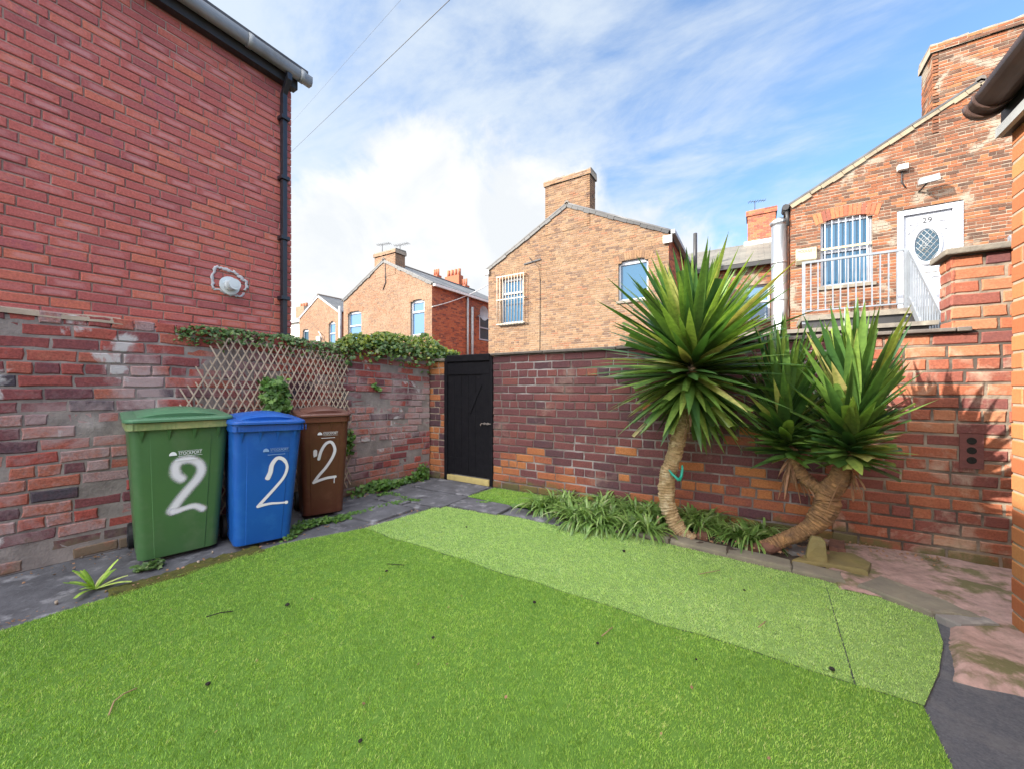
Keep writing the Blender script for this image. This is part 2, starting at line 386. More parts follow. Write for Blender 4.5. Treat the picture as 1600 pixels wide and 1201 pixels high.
M['yucca'] = leaf_mat('yucca_leaf', [(0, (.025, .07, .026)), (.3, (.065, .145, .038)), (.6, (.145, .25, .052)), (.85, (.29, .39, .09)), (1, (.44, .38, .15))], .3, .3)
M['yucca_dry'] = leaf_mat('yucca_dry', [(0, (.2, .11, .06)), (1, (.36, .2, .12))], .7, .2)
M['ivy'] = leaf_mat('ivy_leaf', [(0, (.03, .075, .02)), (.5, (.08, .16, .04)), (.85, (.17, .26, .08)), (1, (.42, .46, .27))], .45, .3)
M['ivy_sun_yellow'] = leaf_mat('ivy_sun_yellow', [(0, (.05, .11, .02)), (.4, (.15, .23, .035)), (.8, (.32, .36, .045)), (1, (.45, .45, .09))], .45, .35)  # sunlight on the ivy top put into the leaf colour as yellow
M['weed'] = leaf_mat('weed_leaf', [(0, (.04, .11, .02)), (.6, (.09, .20, .03)), (1, (.17, .29, .05))], .5, .3)
M['strap'] = leaf_mat('strap_leaf', [(0, (.06, .13, .03)), (.5, (.145, .26, .06)), (.85, (.27, .39, .11)), (1, (.52, .56, .34))], .35, .25)
M['turf'] = leaf_mat('turf_blade', [(0, (.09, .21, .028)), (.5, (.285, .48, .07)), (.85, (.52, .67, .16)), (1, (.62, .62, .28))], .55, .3)
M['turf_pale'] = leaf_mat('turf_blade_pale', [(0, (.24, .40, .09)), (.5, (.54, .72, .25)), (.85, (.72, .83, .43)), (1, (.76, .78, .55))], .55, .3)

# ------------------------------------------------------------------ brick laying
def lay(mb, O, U, Nn, z0, z1, iv, L=.225, H=.075, j=.010, t=.11, rec=.007, jit=.002, rag=0.0, rf=None, header=0, simple=False, zf=None, proud=0.0, seed=1):
    """bricks (slot 0) in a mortar body (slot 1). O origin, U along the wall, Nn outward."""
    rng = random.Random(seed); O = Vector(O); U = Vector(U).normalized(); Nn = Vector(Nn).normalized()
    zf = zf or (lambda u, z: z)
    def P(u, d, z): return O + U * u + Nn * d + Vector((0, 0, zf(u, z)))
    rows = int(round((z1 - z0) / H)); flip = U.cross(Vector((0, 0, 1))).dot(Nn) < 0
    for r in range(rows):
        za = z0 + r * H; zb = za + H; zc = (za + zb) / 2
        pitch = L / 2 if (header and r % header == header - 1) else L
        off = (L / 2 if r % 2 else 0) + rng.uniform(-.02, .02) * (1 if rag else .3)
        for (u0, u1) in iv(zc):
            if u1 - u0 < .02: continue
            e0 = u0 + min(.007, (u1 - u0) * .2); e1 = u1 - min(.007, (u1 - u0) * .2)
            p = [P(e0, -t, za), P(e1, -t, za), P(e1, -rec, za), P(e0, -rec, za), P(e0, -t, zb), P(e1, -t, zb), P(e1, -rec, zb), P(e0, -rec, zb)]
            b = len(mb.v); mb.v += [tuple(q) for q in p]
            fs = [(3, 2, 6, 7), (0, 3, 7, 4), (2, 1, 5, 6), (4, 7, 6, 5), (0, 4, 5, 1)]
            for q in fs:
                mb.face([b + i for i in (q[::-1] if not flip else q)], 1, .5)
            cuts = []; u = u0 - ((u0 + off) % pitch)
            while u < u1:
                if u0 + .05 < u < u1 - .05: cuts.append(u)
                u += pitch * (1 + (rng.uniform(-.07, .07) if rag else 0))
            cuts = [u0] + cuts + [u1]
            for a, e in zip(cuts, cuts[1:]):
                a += j / 2 if a > u0 else 0; e -= j / 2 if e < u1 else 0
                if e - a < .01: continue
                rv = rf(a, zc, rng) if rf else rng.random()
                d = proud + rng.uniform(-jit, jit); tz = rng.uniform(-1, 1) * rag * .5
                lo = za + j / 2 + rng.uniform(0, rag); hi = zb - j / 2 - rng.uniform(0, rag)
                if simple:
                    ch = .003
                    q0 = [(a, lo), (e, lo), (e, hi + tz * .3), (a, hi)]
                    ring0 = [mb.vert(P(x, -rec - .002, z)) for x, z in q0]
                    ring1 = [mb.vert(P(x, d, z)) for x, z in q0]
                    uvq = [(0, 0), (1, 0), (1, 1), (0, 1)]; n = 4
                    rings = [ring0, ring1]
                else:
                    m_ = (a + e) / 2; k1 = a + (e - a) * .3; k2 = a + (e - a) * .7; zm = (lo + hi) / 2
                    q0 = [(a, lo), (k1, lo), (k2, lo), (e, lo), (e, zm), (e, hi), (k2, hi), (k1, hi), (a, hi), (a, zm)]
                    q0 = [(x + rng.uniform(-rag, rag), z + tz * (x - m_) / .1 + rng.uniform(-rag, rag) * .8) for x, z in q0]
                    n = 10; uvq = [((x - a) / (e - a), (z - lo) / max(hi - lo, .01)) for x, z in q0]
                    ch = .004 + rag * .8; 
                    def ins(x, z, c): return (x + (c if x < m_ - .02 else -c if x > m_ + .02 else 0) * (1 if abs(x - m_) > (e - a) * .35 else 0), z + (c if z < zm - .005 else -c if z > zm + .005 else 0))
                    ring0 = [mb.vert(P(x, -rec - .004, z)) for x, z in q0]
                    ring1 = [mb.vert(P(x, d - ch * .9 + rng.uniform(-rag, rag) * .3, z)) for x, z in q0]
                    ring2 = [mb.vert(P(*(lambda xz: (xz[0], d + rng.uniform(-rag, rag) * .25, xz[1]))(ins(x, z, ch)))) for x, z in q0]
                    rings = [ring0, ring1, ring2]
                for A, B in zip(rings, rings[1:]):
                    for i in range(n):
                        k = (i + 1) % n; fc = (A[i], A[k], B[k], B[i]); uu = [uvq[i], uvq[k], uvq[k], uvq[i]]
                        if flip: fc = fc[::-1]; uu = uu[::-1]
                        mb.face(fc, 0, rv, uu)
                fc = rings[-1]; uu = uvq
                if flip: fc = fc[::-1]; uu = uu[::-1]
                mb.face(fc, 0, rv, uu)
def sub(ivs, holes):
    out = list(ivs)
    for (h0, h1) in holes:
        nx = []
        for (a, b) in out:
            if h1 <= a or h0 >= b: nx.append((a, b)); continue
            if h0 > a: nx.append((a, h0))
            if h1 < b: nx.append((h1, b))
        out = nx
    return out

# ================================================================== SETTING: ground
mb = MB(); mb.face([mb.vert(p) for p in ((-400, -400, -.012), (400, -400, -.012), (400, 400, -.012), (-400, 400, -.012))])
tag(mb.build('ground', M['ground']), kind='structure')
def sheet(name, poly, z, mat, sub_=None, wob=0.0):
    mb = MB()
    mb.face([mb.vert((x, y, z)) for x, y in poly])
    return tag(mb.build(name, mat), kind='structure')
def grid_sheet(name, x0, x1, y0, y1, z, mat, st=.06, amp=.008, inside=None, sc=3.0):
    mb = MB(); nx = int((x1 - x0) / st) + 1; ny = int((y1 - y0) / st) + 1; ids = {}
    for i in range(nx + 1):
        for k in range(ny + 1):
            x = x0 + (x1 - x0) * i / nx; y = y0 + (y1 - y0) * k / ny
            h = mnoise.fractal(Vector((x * sc, y * sc, z * 7)), 1, 2, 4) * amp
            ids[i, k] = mb.vert((x, y, z + h))
    for i in range(nx):
        for k in range(ny):
            x = x0 + (x1 - x0) * (i + .5) / nx; y = y0 + (y1 - y0) * (k + .5) / ny
            if inside and not inside(x, y): continue
            mb.face((ids[i, k], ids[i + 1, k], ids[i + 1, k + 1], ids[i, k + 1]), 0, .5, None, True)
    return tag(mb.build(name, mat), kind='structure')
def pathin(x, y): return x < (-3.36 + .05 * max(0, y) if y < 1.75 else -3.27 + .42 * (y - 1.75) if y < 2.35 else -2.98 + .1 * (y - 2.35)) + .05 or y > 3.2
grid_sheet('concrete_path', -4.6, -2.75, -1.5, 4.2, -.003, M['concrete'], .05, .006, pathin)
sheet('yard_paving', [(-2.85, -1.5), (3.2, -1.5), (3.2, 4.2), (-2.85, 4.2)], -.006, M['tarmac'])
grid_sheet('soil_bed', -1.95, .42, 3.42, 4.16, .02, M['soil'], .035, .03, sc=9)
# flagstones by the gate
mb = MB()
rng = random.Random(3)
for (x0, x1, y0, y1) in ((-3.72, -3.28, 3.0, 3.55), (-3.26, -2.84, 3.12, 3.6), (-3.75, -2.88, 3.62, 4.1), (-2.82, -2.2, 3.26, 3.57), (-2.17, -1.55, 3.3, 3.56), (-3.66, -3.05, 2.45, 2.97), (-3.22, -2.92, 3.0, 3.09)):
    c = [(x0, y0), (x1, y0), (x1, y1), (x0, y1)]
    c = [(x + rng.uniform(-.02, .02), y + rng.uniform(-.02, .02)) for x, y in c]; t = rng.uniform(.012, .02)
    mb.hexa([(x, y, -.02) for x, y in c] + [(x, y, t + .004 + rng.uniform(-.003, .003)) for x, y in c], 0, rng.random())
o = tag(mb.build('flagstone_path', M['concrete']), kind='structure'); bevel(o, .008)
# pink concrete beside the back wall
def edge_sheet(name, x0, x1, y0, y1, z, mat, e, st=.02, amp=.008, sc=4, fall=.06, drop=.05):
    """a worn sheet whose rim sinks into the ground where e(x, y) falls below zero"""
    mb = MB(); nx = int((x1 - x0) / st); ny = int((y1 - y0) / st); ids = {}
    for i in range(nx + 1):
        for k in range(ny + 1):
            x = x0 + (x1 - x0) * i / nx; y = y0 + (y1 - y0) * k / ny; d = e(x, y)
            if d < -fall: continue
            ids[i, k] = mb.vert((x, y, z + mnoise.fractal(Vector((x * sc, y * sc, z * 7)), 1, 2, 4) * amp - drop * max(0, 1 - (d + fall) / fall) ** 1.5))
    for i in range(nx):
        for k in range(ny):
            q = [(i, k), (i + 1, k), (i + 1, k + 1), (i, k + 1)]
            if all(c in ids for c in q): mb.face([ids[c] for c in q], 0, .5, None, True)
    return tag(mb.build(name, mat), kind='structure')
def epin(x, y):
    n = .025 * mnoise.noise(Vector((x * 6, y * 6, 1)))
    return min(y - 2.53 - .1 * (x - .8), x - (.79 + .28 * (y - 2.53) if y < 3.2 else .42 + .1 * abs(y - 3.85)) + n * .5, 4.3 - y) + n * .3
edge_sheet('concrete_slab', .25, 2.6, 2.3, 4.17, .022, M['pink_concrete'], epin, .016, .016)
# moss strip along the path edge
edge_sheet('moss', -3.75, -3.2, .6, 1.75, .010, M['moss'], lambda x, y: min(.075 - abs(x + 3.44 - .05 * y), .42 - abs(y - 1.17)) + .05 * mnoise.noise(Vector((x * 14, y * 9, 2))), .014, .012, 22, .03, .03)
# ---- artificial turf
def pip(poly):
    P = np.array(poly)
    def f(x, y):
        c = np.zeros(x.shape, bool); n = len(P)
        for i in range(n):
            x1, y1 = P[i]; x2, y2 = P[(i + 1) % n]
            c ^= ((y1 > y) != (y2 > y)) & (x < (x2 - x1) * (y - y1) / (y2 - y1 + 1e-12) + x1)
        return c
    return f
def turf(name, poly, z, dens, lean, mat, hgt=.02, wid=.0021, clear=None):
    P = np.array(poly); x0, y0 = P.min(0); x1, y1 = P.max(0)
    n = int((x1 - x0) * (y1 - y0) * dens)
    x = np.random.uniform(x0, x1, n); y = np.random.uniform(y0, y1, n); k = pip(poly)(x, y)
    x = x[k]; y = y[k]
    # clumping and thin worn places
    cl = np.array([mnoise.noise(Vector((a * 14, b * 14, 0))) for a, b in zip(x, y)])
    big = np.array([mnoise.noise(Vector((a * 2.2, b * 2.2, 5))) for a, b in zip(x, y)])
    keep = np.random.rand(len(x)) < np.clip(.85 + cl * .75, .2, 1)
    x, y, cl, big = x[keep], y[keep], cl[keep], big[keep]; n = len(x)
    h = hgt * np.random.uniform(.6, 1.25, n) * (1 + .25 * cl)
    an = np.random.uniform(0, 2 * np.pi, n); lx = lean[0] * hgt + np.cos(an) * h * .55 + big * .004; ly = lean[1] * hgt + np.sin(an) * h * .55
    fa = np.random.uniform(0, np.pi, n); wx = np.cos(fa) * wid / 2; wy = np.sin(fa) * wid / 2
    wsc = np.random.uniform(.7, 1.4, n); wx *= wsc; wy *= wsc
    V = np.zeros((n, 5, 3))
    V[:, 0] = np.stack([x - wx, y - wy, np.full(n, z)], 1); V[:, 1] = np.stack([x + wx, y + wy, np.full(n, z)], 1)
    V[:, 2] = np.stack([x + wx + lx * .4, y + wy + ly * .4, z + h * .62], 1); V[:, 3] = np.stack([x - wx + lx * .4, y - wy + ly * .4, z + h * .62], 1)
    V[:, 4] = np.stack([x + lx, y + ly, z + h], 1)
    me = bpy.data.meshes.new(name); me.vertices.add(n * 5); me.vertices.foreach_set('co', V.ravel())
    b = (np.arange(n) * 5)[:, None]
    idx = np.concatenate([b + np.array([[0, 1, 2, 3]]), b + np.array([[3, 2, 4]])], 1).ravel()
    me.loops.add(n * 7); me.loops.foreach_set('vertex_index', idx)
    me.polygons.add(n * 2)
    ls = np.stack([np.arange(n) * 7, np.arange(n) * 7 + 4], 1).ravel(); me.polygons.foreach_set('loop_start', ls)
    me.polygons.foreach_set('loop_total', np.tile([4, 3], n))
    me.update(calc_edges=True)
    rv = np.clip(np.random.beta(2, 2.4, n) + big * .22 + (np.random.rand(n) < .03) * .5, 0, 1)
    a = me.attributes.new('rnd', 'FLOAT', 'FACE'); a.data.foreach_set('value', np.repeat(rv, 2))
    me.materials.append(mat)
    o = bpy.data.objects.new(name, me); COL.objects.link(o)
    return o
SEAM = [(-3.03 + .2 * k, 2.318 - .0315 * .2 * k + .012 * math.sin(k * 2.3) + .008 * math.sin(k * 5.1 + 1)) for k in range(17)]
LAWN_A = [(-3.40, -.4), (-3.38, .33), (-3.34, 1.0), (-3.30, 1.73), *SEAM, (.37, 2.213), (.575, 2.21), (.56, 1.7), (.60, -.4)]
LAWN_B = [(-2.98, 2.6), (-2.90, 3.21), (-2.35, 3.25), (-1.41, 3.45), (-.58, 3.40), (.23, 3.31), (.391, 3.30), (.364, 2.215), *[(x, y + .004) for x, y in SEAM[::-1]]]
LAWN_C = [(.394, 3.295), (.56, 3.25), (.72, 3.18), (.85, 3.07), (.80, 2.8), (.70, 2.5), (.58, 2.215), (.37, 2.215)]
MAT_D = [(-2.84, 3.6), (-2.3, 3.58), (-1.86, 3.6), (-1.8, 4.1), (-2.8, 4.1)]
for nm, poly, z in (('lawn', LAWN_A, .004), ('lawn', LAWN_B, .006), ('lawn', LAWN_C, .005), ('lawn', MAT_D, .021)):
    sheet(nm, poly, z, M['turf_base_pale' if poly in (LAWN_B, LAWN_C) else 'turf_base'])
tag(turf('artificial_grass', LAWN_A, .004, 44000, (.08, .2), M['turf'], .0102, .0016), kind='stuff')
tag(turf('artificial_grass', LAWN_B, .006, 26000, (-.1, -.3), M['turf_pale'], .0105, .0019), kind='stuff')
tag(turf('artificial_grass', LAWN_C, .005, 26000, (.1, -.2), M['turf_pale'], .0105, .0017), kind='stuff')
tag(turf('artificial_grass', MAT_D, .021, 16000, (.1, .4), M['turf'], .015), kind='stuff')

# ================================================================== back wall of the yard with gate
YB = 4.17
gl, gr = -3.70, -2.875
bw = thing('brick_wall', 'weathered purple and orange brick wall at the back, right of the black gate', 'wall', (0, YB + .1, 0))
mb = MB()
def rback(u, z, rng):
    low = max(0, min(1, (.50 + .16 * math.sin(u * 2.1 + 1) - z) / .3)); rgt = max(0, min(1, (u - .1) / .7))
    v = rng.betavariate(2, 2.6) * .68
    if rng.random() < .035 + .75 * low: v = rng.uniform(.66, 1)
    elif rng.random() < rgt * .75: v = rng.uniform(.6, .86)
    return v
def ivback(z):
    if z < 1.68: return [(gr, .55)]
    return []
def ivback2(z): return [(.55, 2.6)] if z < 1.68 else [(1.235, 2.6)]
lay(mb, (0, YB, 0), (1, 0, 0), (0, -1, 0), 0.0, 2.25, ivback, L=.25, H=.09375, j=.012, t=.22, rec=.009, jit=.005, rag=.0035, rf=rback, header=4, seed=5)
mr = MB(); lay(mr, (0, YB, 0), (1, 0, 0), (0, -1, 0), 0.0, 2.25, ivback2, L=.25, H=.09375, j=.014, t=.22, rec=.007, jit=.004, rag=.003, rf=lambda u, z, r: r.betavariate(2, 2), header=4, seed=15)
lay(mr, (1.236, YB, 0), (0, 1, 0), (-1, 0, 0), 1.6875, 2.25, lambda z: [(.001, .22)], L=.23, H=.09375, t=.05, rec=.012, jit=.006, rag=.004, rf=rback, seed=6)
mb.build('brickwork', [M['brick_back'], M['mortar_dark']], bw); mr.build('brickwork', [M['brick_right'], M['mortar_worn']], bw)
mb = MB(); rng = random.Random(8); x = gr - .02
while x < 1.3:
    e = min(x + rng.uniform(.7, .95), 1.33)
    mb.box(x + .003, e - .003, YB - .045, YB + .25, 1.689 + rng.uniform(0, .003), 1.722 + rng.uniform(-.003, .006)); x = e
bevel(mb.build('coping', M['coping_dark'], bw), .006)
mb = MB(); mb.box(1.19, 2.6, YB - .05, YB + .27, 2.252, 2.30); bevel(mb.build('coping', M['coping'], bw), .01)
# air brick, the shade in its three openings put in as dark discs
t = MB(); ab = PY(1517, 703, YB); t.box(ab.x - .06, ab.x + .06, YB - .012, YB, ab.z - .13, ab.z + .12)
vent = t.build('air_brick', pm('air_brick', (.17, .06, .05), (.13, .05, .045), 20, .9, .4, 50), bw)
t = MB()
for dz in (-.07, 0, .07):
    t.tube([(ab.x, YB - .0135, ab.z + dz), (ab.x, YB - .006, ab.z + dz)], .026, 14)
t.build('hole', M['debris_hole_dark'], vent)
# pier left of the gate
pr = thing('brick_pier', 'narrow brick pier between the ivy-topped wall and the black gate', 'pier', (-3.83, YB, 0))
mb = MB(); lay(mb, (0, YB, 0), (1, 0, 0), (0, -1, 0), 0.0, 1.65, lambda z: [(-4.02, gl)], L=.2, H=.0917, t=.22, rec=.01, jit=.006, rag=.004, rf=lambda u, z, r: r.choice((.05, .3, .75, .9, .98)), header=2, seed=12)
mb.build('brickwork', [M['brick_back'], M['mortar_cream']], pr)
mb = MB(); mb.box(-4.02, gl + .02, YB - .04, YB + .24, 1.652, 1.69); bevel(mb.build('coping', M['coping'], pr), .006)
# gate
gt = thing('gate', 'black painted ledged wooden gate in the brick back wall', 'gate', ((gl + gr) / 2, YB, 0))
mb = MB(); n = 6; a, b = gl + .055, gr - .055
for i in range(n):
    x0 = a + (b - a) * i / n; x1 = a + (b - a) * (i + 1) / n
    mb.box(x0 + .002, x1 - .002, YB + .012, YB + .034, .10, 1.66)
bevel(mb.build('boards', M['gate_black'], gt), .003)
mb = MB(); mb.box(a, b, YB - .004, YB + .012, 1.46, 1.615); bevel(mb.build('top_ledge', M['gate_black'], gt), .004)
mb = MB(); mb.box(b - .12, b, YB - .003, YB + .012, .12, 1.46); bevel(mb.build('side_ledge', M['gate_black'], gt), .004)
mb = MB(); mb.beam((a + .62, YB + .006, 1.44), (a + .38, YB + .006, .95), .012, .05, (0, 0, 1)); 
mb.build('brace', M['gate_black'], gt)
for x0, x1 in ((gl + .003, gl + .05), (gr - .05, gr - .003)):
    mb = MB(); mb.box(x0, x1, YB - .012, YB + .07, 0.01, 1.69); bevel(mb.build('post', M['gate_black'], gt), .004)
mb = MB(); mb.box(gl + .0535, gr - .0535, YB - .018, YB + .07, 1.635, 1.725); bevel(mb.build('lintel', M['gate_black'], gt), .006)
mb = MB(); mb.hexa([(gl + .05, YB - .005, .012), (gr - .05, YB - .03, .012), (gr - .05, YB + .03, .012), (gl + .05, YB + .03, .012), (gl + .05, YB - .005, .085), (gr - .05, YB - .03, .085), (gr - .05, YB + .03, .085), (gl + .05, YB + .03, .085)])
tag(bevel(mb.build('threshold', M['pale_wood'], gt), .004), 'pale yellow timber threshold')
bz = PY(757, 661, YB).z
mb = MB(); mb.tube([(b - .12, YB - .018, bz), (b + .03, YB - .018, bz)], .006, 8); mb.tube([(b - .11, YB - .018, bz), (b - .125, YB - .03, bz - .012), (b - .12, YB - .03, bz - .03)], .006, 8)
for q in (-.07, -.02): mb.box(b + q - .008, b + q + .008, YB - .026, YB - .003, bz - .014, bz + .014)
mb.build('bolt', M['rust'], gt)
for z in (.32, 1.53):
    mb = MB(); mb.box(a + .005, a + .26, YB - .008 + (.016 if z < 1 else 0), YB - .0045 + (.016 if z < 1 else 0), z - .012, z + .012); mb.build('hinge', M['gate_black'], gt)

# ================================================================== left yard wall
LA = Vector((-4.42, -.2, 0)); LB = Vector((-3.955, 4.17, 0)); LU = (LB - LA).normalized(); LN = Vector((LU.y, -LU.x, 0))
lo0 = LA - LU * 1.3; LEN = (LB - lo0).length
lw = thing('brick_wall', 'old red and mortar-smeared brick wall on the left behind the bins, topped with ivy', 'wall', tuple((LA + LB) / 2))
def zleft(u, z): return z * (1.018 - .022 * max(0, u - 2.8) - .006 * (max(0, u - 4.2)) ** 2)
def rleft(u, z, rng):
    v = rng.random()
    if z > 1.35 and v < .95: v = rng.uniform(.3, .88)
    elif z < 1.1 and rng.random() < .5: v = rng.uniform(.88, 1)
    elif v < .2 and rng.random() < .5: v = rng.uniform(.2, .5)
    return v
mb = MB(); lay(mb, lo0, LU, LN, 0.0, 1.80, lambda z: [(0, LEN - .02)], L=.25, H=.09, j=.009, t=.22, rec=.005, jit=.007, rag=.0045, rf=rleft, header=4, zf=zleft, seed=21)
mb.build('brickwork', [M['brick_yard_left'], M['mortar_grey']], lw)
def PL(px, py, off=0.0):
    return PP(px, py, LA + LN * off, LN)
# mortar ledge where the house stands on the old wall
mb = MB(); pts = [PL(-60, 476), PL(0, 483), PL(60, 490), PL(110, 496), PL(150, 499), PL(192, 504)]
rng = random.Random(5)
for a, b in zip(pts, pts[1:]):
    zz = a.z + .012; z2 = b.z + .012
    mb.hexa([a - LN * .12 + Vector((0, 0, -.02)), a + LN * .008 + Vector((0, 0, -.02)), b + LN * .008 + Vector((0, 0, -.02)), b - LN * .12 + Vector((0, 0, -.02)),
             a - LN * .12 + Vector((0, 0, .05)), a + LN * .002 + Vector((0, 0, .012)), b + LN * .002 + Vector((0, 0, .012)), b - LN * .12 + Vector((0, 0, .05))])
mb.build('mortar_ledge', M['mortar_cream'], lw)

# ================================================================== house on the left
HX = -4.40; HY = 2.42; HZ = 4.70
hs = thing('house', 'tall red brick house wall on the left with black downpipe and grey gutter', 'house', (HX - 2.5, 0, 0))
mb = MB()
lay(mb, (HX, -2.6, 0), (0, 1, 0), (1, 0, 0), 1.2, HZ, lambda z: [(0, HY + 2.6)], L=.225, j=.009, t=.2, rec=.008, jit=.003, rag=.0012, header=0, seed=31)
lay(mb, (HX, -11, 0), (0, 1, 0), (1, 0, 0), 1.2, HZ, lambda z: [(0, 8.4)], L=.225, t=.2, rec=.005, simple=True, seed=33)  # unseen stretch added behind the viewer so the house shades the near lawn
mb.build('wall', [M['brick_house_left'], M['mortar_house']], hs)
mb = MB()                                                # end wall and roof, round the corner
lay(mb, (HX, HY - .0, 0), (-1, 0, 0), (0, 1, 0), 0.0, HZ + 1.9, lambda z: [(.205, 5.0)] if z < HZ else [(max(.205, (z - HZ) / .75), 5.0)], t=.2, simple=True, seed=32)
mb.build('end_wall', [M['brick_house_left'], M['mortar_house']], hs)
mb = MB(); p = [(HX + .16, -11, HZ + .05), (HX + .16, HY + .1, HZ + .05), (HX - 5, HY + .1, HZ + 3.5), (HX - 5, -11, HZ + 3.5)]
b = [mb.vert(q) for q in p]; b2 = [mb.vert((q[0], q[1], q[2] + .06)) for q in p]
uv = [(0, 0), (5, 0), (5, 6), (0, 6)]
mb.face(b[::-1], 0, .5, uv); mb.face(b2, 0, .5, uv)
for i in range(4): mb.face((b[i], b[(i + 1) % 4], b2[(i + 1) % 4], b2[i]), 0, .5, [(0, 0)] * 4)
mb.build('roof', M['slate'], hs)
mb = MB(); mb.box(HX + .003, HX + .09, -11, HY + .02, HZ - .12, HZ + .10); mb.build('fascia', M['timber_dark'], hs)
gut = MB(); gx = HX + .15; gz = HZ + .0
prof = [(x * .82, z * .82) for x, z in ((-.058, .06), (-.055, -.02), (-.035, -.055), (.035, -.055), (.055, -.02), (.058, .06), (.048, .06), (.045, -.015), (.03, -.045), (-.03, -.045), (-.045, -.015), (-.048, .06))]
gut.loft([[(gx + x, y, gz + z) for x, z in prof] for y in (-11, HY + .13)])
for y in (2.42, 1.9, .95, 0.0):
    gut.loft([[(gx + x * 1.1, yy, gz + z * 1.1) for x, z in prof] for yy in (y, y + .05)])
gut.build('gutter', M['gutter_grey'], hs)
mb = MB(); dpy = 2.31; s_ = .033
mb.tube([(gx, dpy, gz - .05), (gx, dpy, gz - .11), (HX + .05, dpy, gz - .24), (HX + .05, dpy, 1.72)], .036, 4, smooth=False)
for z in (4.2, 3.55, 2.9, 2.25, 1.85):
    mb.box(HX + .001, HX + .095, dpy - .045, dpy + .045, z - .02, z + .02)
bevel(mb.build('downpipe', M['black'], hs), .004)
# boiler flue terminal with pointed mortar patch
fc = PX(358, 447, HX)
mb = MB()
def onw(px, py): q = PX(px, py, HX); return q
def smear(pts, wd):
    ps = [onw(*q) for q in pts]; rg = random.Random(4)
    fine = []
    for a, b in zip(ps, ps[1:]):
        for k in range(4): fine.append(a.lerp(b, k / 4))
    fine.append(ps[-1])
    fine = [p + Vector((.004, rg.uniform(-.008, .008), rg.uniform(-.008, .008))) for p in fine]
    mb.tube(fine, [wd * rg.uniform(.6, 1.3) for _ in fine], 7)
smear([(334, 451), (331, 440), (333, 427), (337, 416), (345, 419), (356, 423), (366, 425), (371, 430)], .014)
smear([(371, 430), (377, 435), (384, 441), (385, 449), (381, 455)], .016)
smear([(334, 451), (345, 454), (356, 461), (368, 462), (377, 463), (380, 458)], .012)
for v in range(len(mb.v)):
    x, y, z = mb.v[v]; mb.v[v] = (HX + .002 + (x - HX) * .35, y, z)
mb.build('mortar_patch', pm('mortar_patch', (.5, .5, .52), (.4, .39, .4), 20, .95, .5, 60), hs)
fl = MB()
c = Vector((HX + .006, fc.y, fc.z))
fl.tube([c, c + Vector((.012, 0, 0))], .088, 24, smooth=False)
fl.tube([c + Vector((.012, 0, 0)), c + Vector((.06, 0, 0))], .055, 20)
for k in range(3):
    x = .065 + k * .022
    fl.tube([c + Vector((x, 0, 0)), c + Vector((x + .009, 0, 0))], .052, 20, smooth=False)
fl.tube([c + Vector((.06, 0, 0)), c + Vector((.12, 0, 0))], .03, 12)
fl.build('flue_terminal', pm('flue_white', (.6, .66, .68), (.5, .54, .56), 5, .4), hs)

# ================================================================== near outrigger on the right
NX = 1.17; NY = 3.20; NZ = 2.66
nh = thing('house', 'bright orange brick house corner at the right edge with dark brown gutter', 'house', (NX + 1.5, 1, 0))
mb = MB()
lay(mb, (NX, NY, 0), (0, -1, 0), (-1, 0, 0), 0, NZ, lambda z: [(0, 4.6)], L=.25, H=.0917, t=.2, rec=.004, jit=.0015, rag=.001, seed=41)
lay(mb, (NX + .2, NY - .001, 0), (1, 0, 0), (0, 1, 0), 0, NZ, lambda z: [(.003, 2.5)], L=.225, t=.2, rec=.004, jit=.0015, simple=True, seed=42)
mb.build('wall', [M['brick_near'], M['mortar_cream']], nh)
mb = MB(); mb.box(NX - .03, NX + .05, -1.4, NY + .02, NZ - .02, NZ + .16); mb.build('fascia', M['timber_dark'], nh)
mb = MB(); mb.beam((NX - .045, -1.4, NZ + .0), (NX - .045, NY + .0, NZ + .0), .025, .05); mb.build('trim', M['gutter_grey'], nh)
g = MB(); gx2 = NX - .10; gz2 = NZ + .17; prof2 = []
for k in range(11):
    a = math.pi + math.pi * k / 10; prof2.append((.08 * math.cos(a), .08 * math.sin(a)))
for k in range(11):
    a = 2 * math.pi - math.pi * k / 10; prof2.append((.07 * math.cos(a), .07 * math.sin(a)))
g.loft([[(gx2 + x, y, gz2 + z) for x, z in prof2] for y in (-1.4, NY - .03)])
cap = [(.08 * math.cos(math.pi + math.pi * k / 10), .08 * math.sin(math.pi + math.pi * k / 10)) for k in range(11)]
g.loft([[(gx2 + x * 1.12, y, gz2 + z * 1.12) for x, z in cap] for y in (NY - .06, NY - .02)])
g.loft([[(gx2 + x * 1.1, y, gz2 + z * 1.1) for x, z in cap] for y in (NY - .14, NY - .12)])
g.build('gutter', M['gutter_brown'], nh)
mb = MB(); p = [(NX - .12, -1.4, NZ + .19), (NX - .12, NY + .05, NZ + .19), (NX + 2.6, NY + .05, NZ + 1.6), (NX + 2.6, -1.4, NZ + 1.6)]
b = [mb.vert(q) for q in p]; b2 = [mb.vert((q[0], q[1], q[2] + .05)) for q in p]
mb.face(b, 0, .5, [(0, 0), (4.6, 0), (4.6, 3), (0, 3)]); mb.face(b2[::-1], 0, .5, [(0, 0), (4.6, 0), (4.6, 3), (0, 3)][::-1])
for i in range(4): mb.face((b[i], b[(i + 1) % 4], b2[(i + 1) % 4], b2[i]), 0, .5, [(0, 0)] * 4)
mb.build('roof', M['slate'], nh)

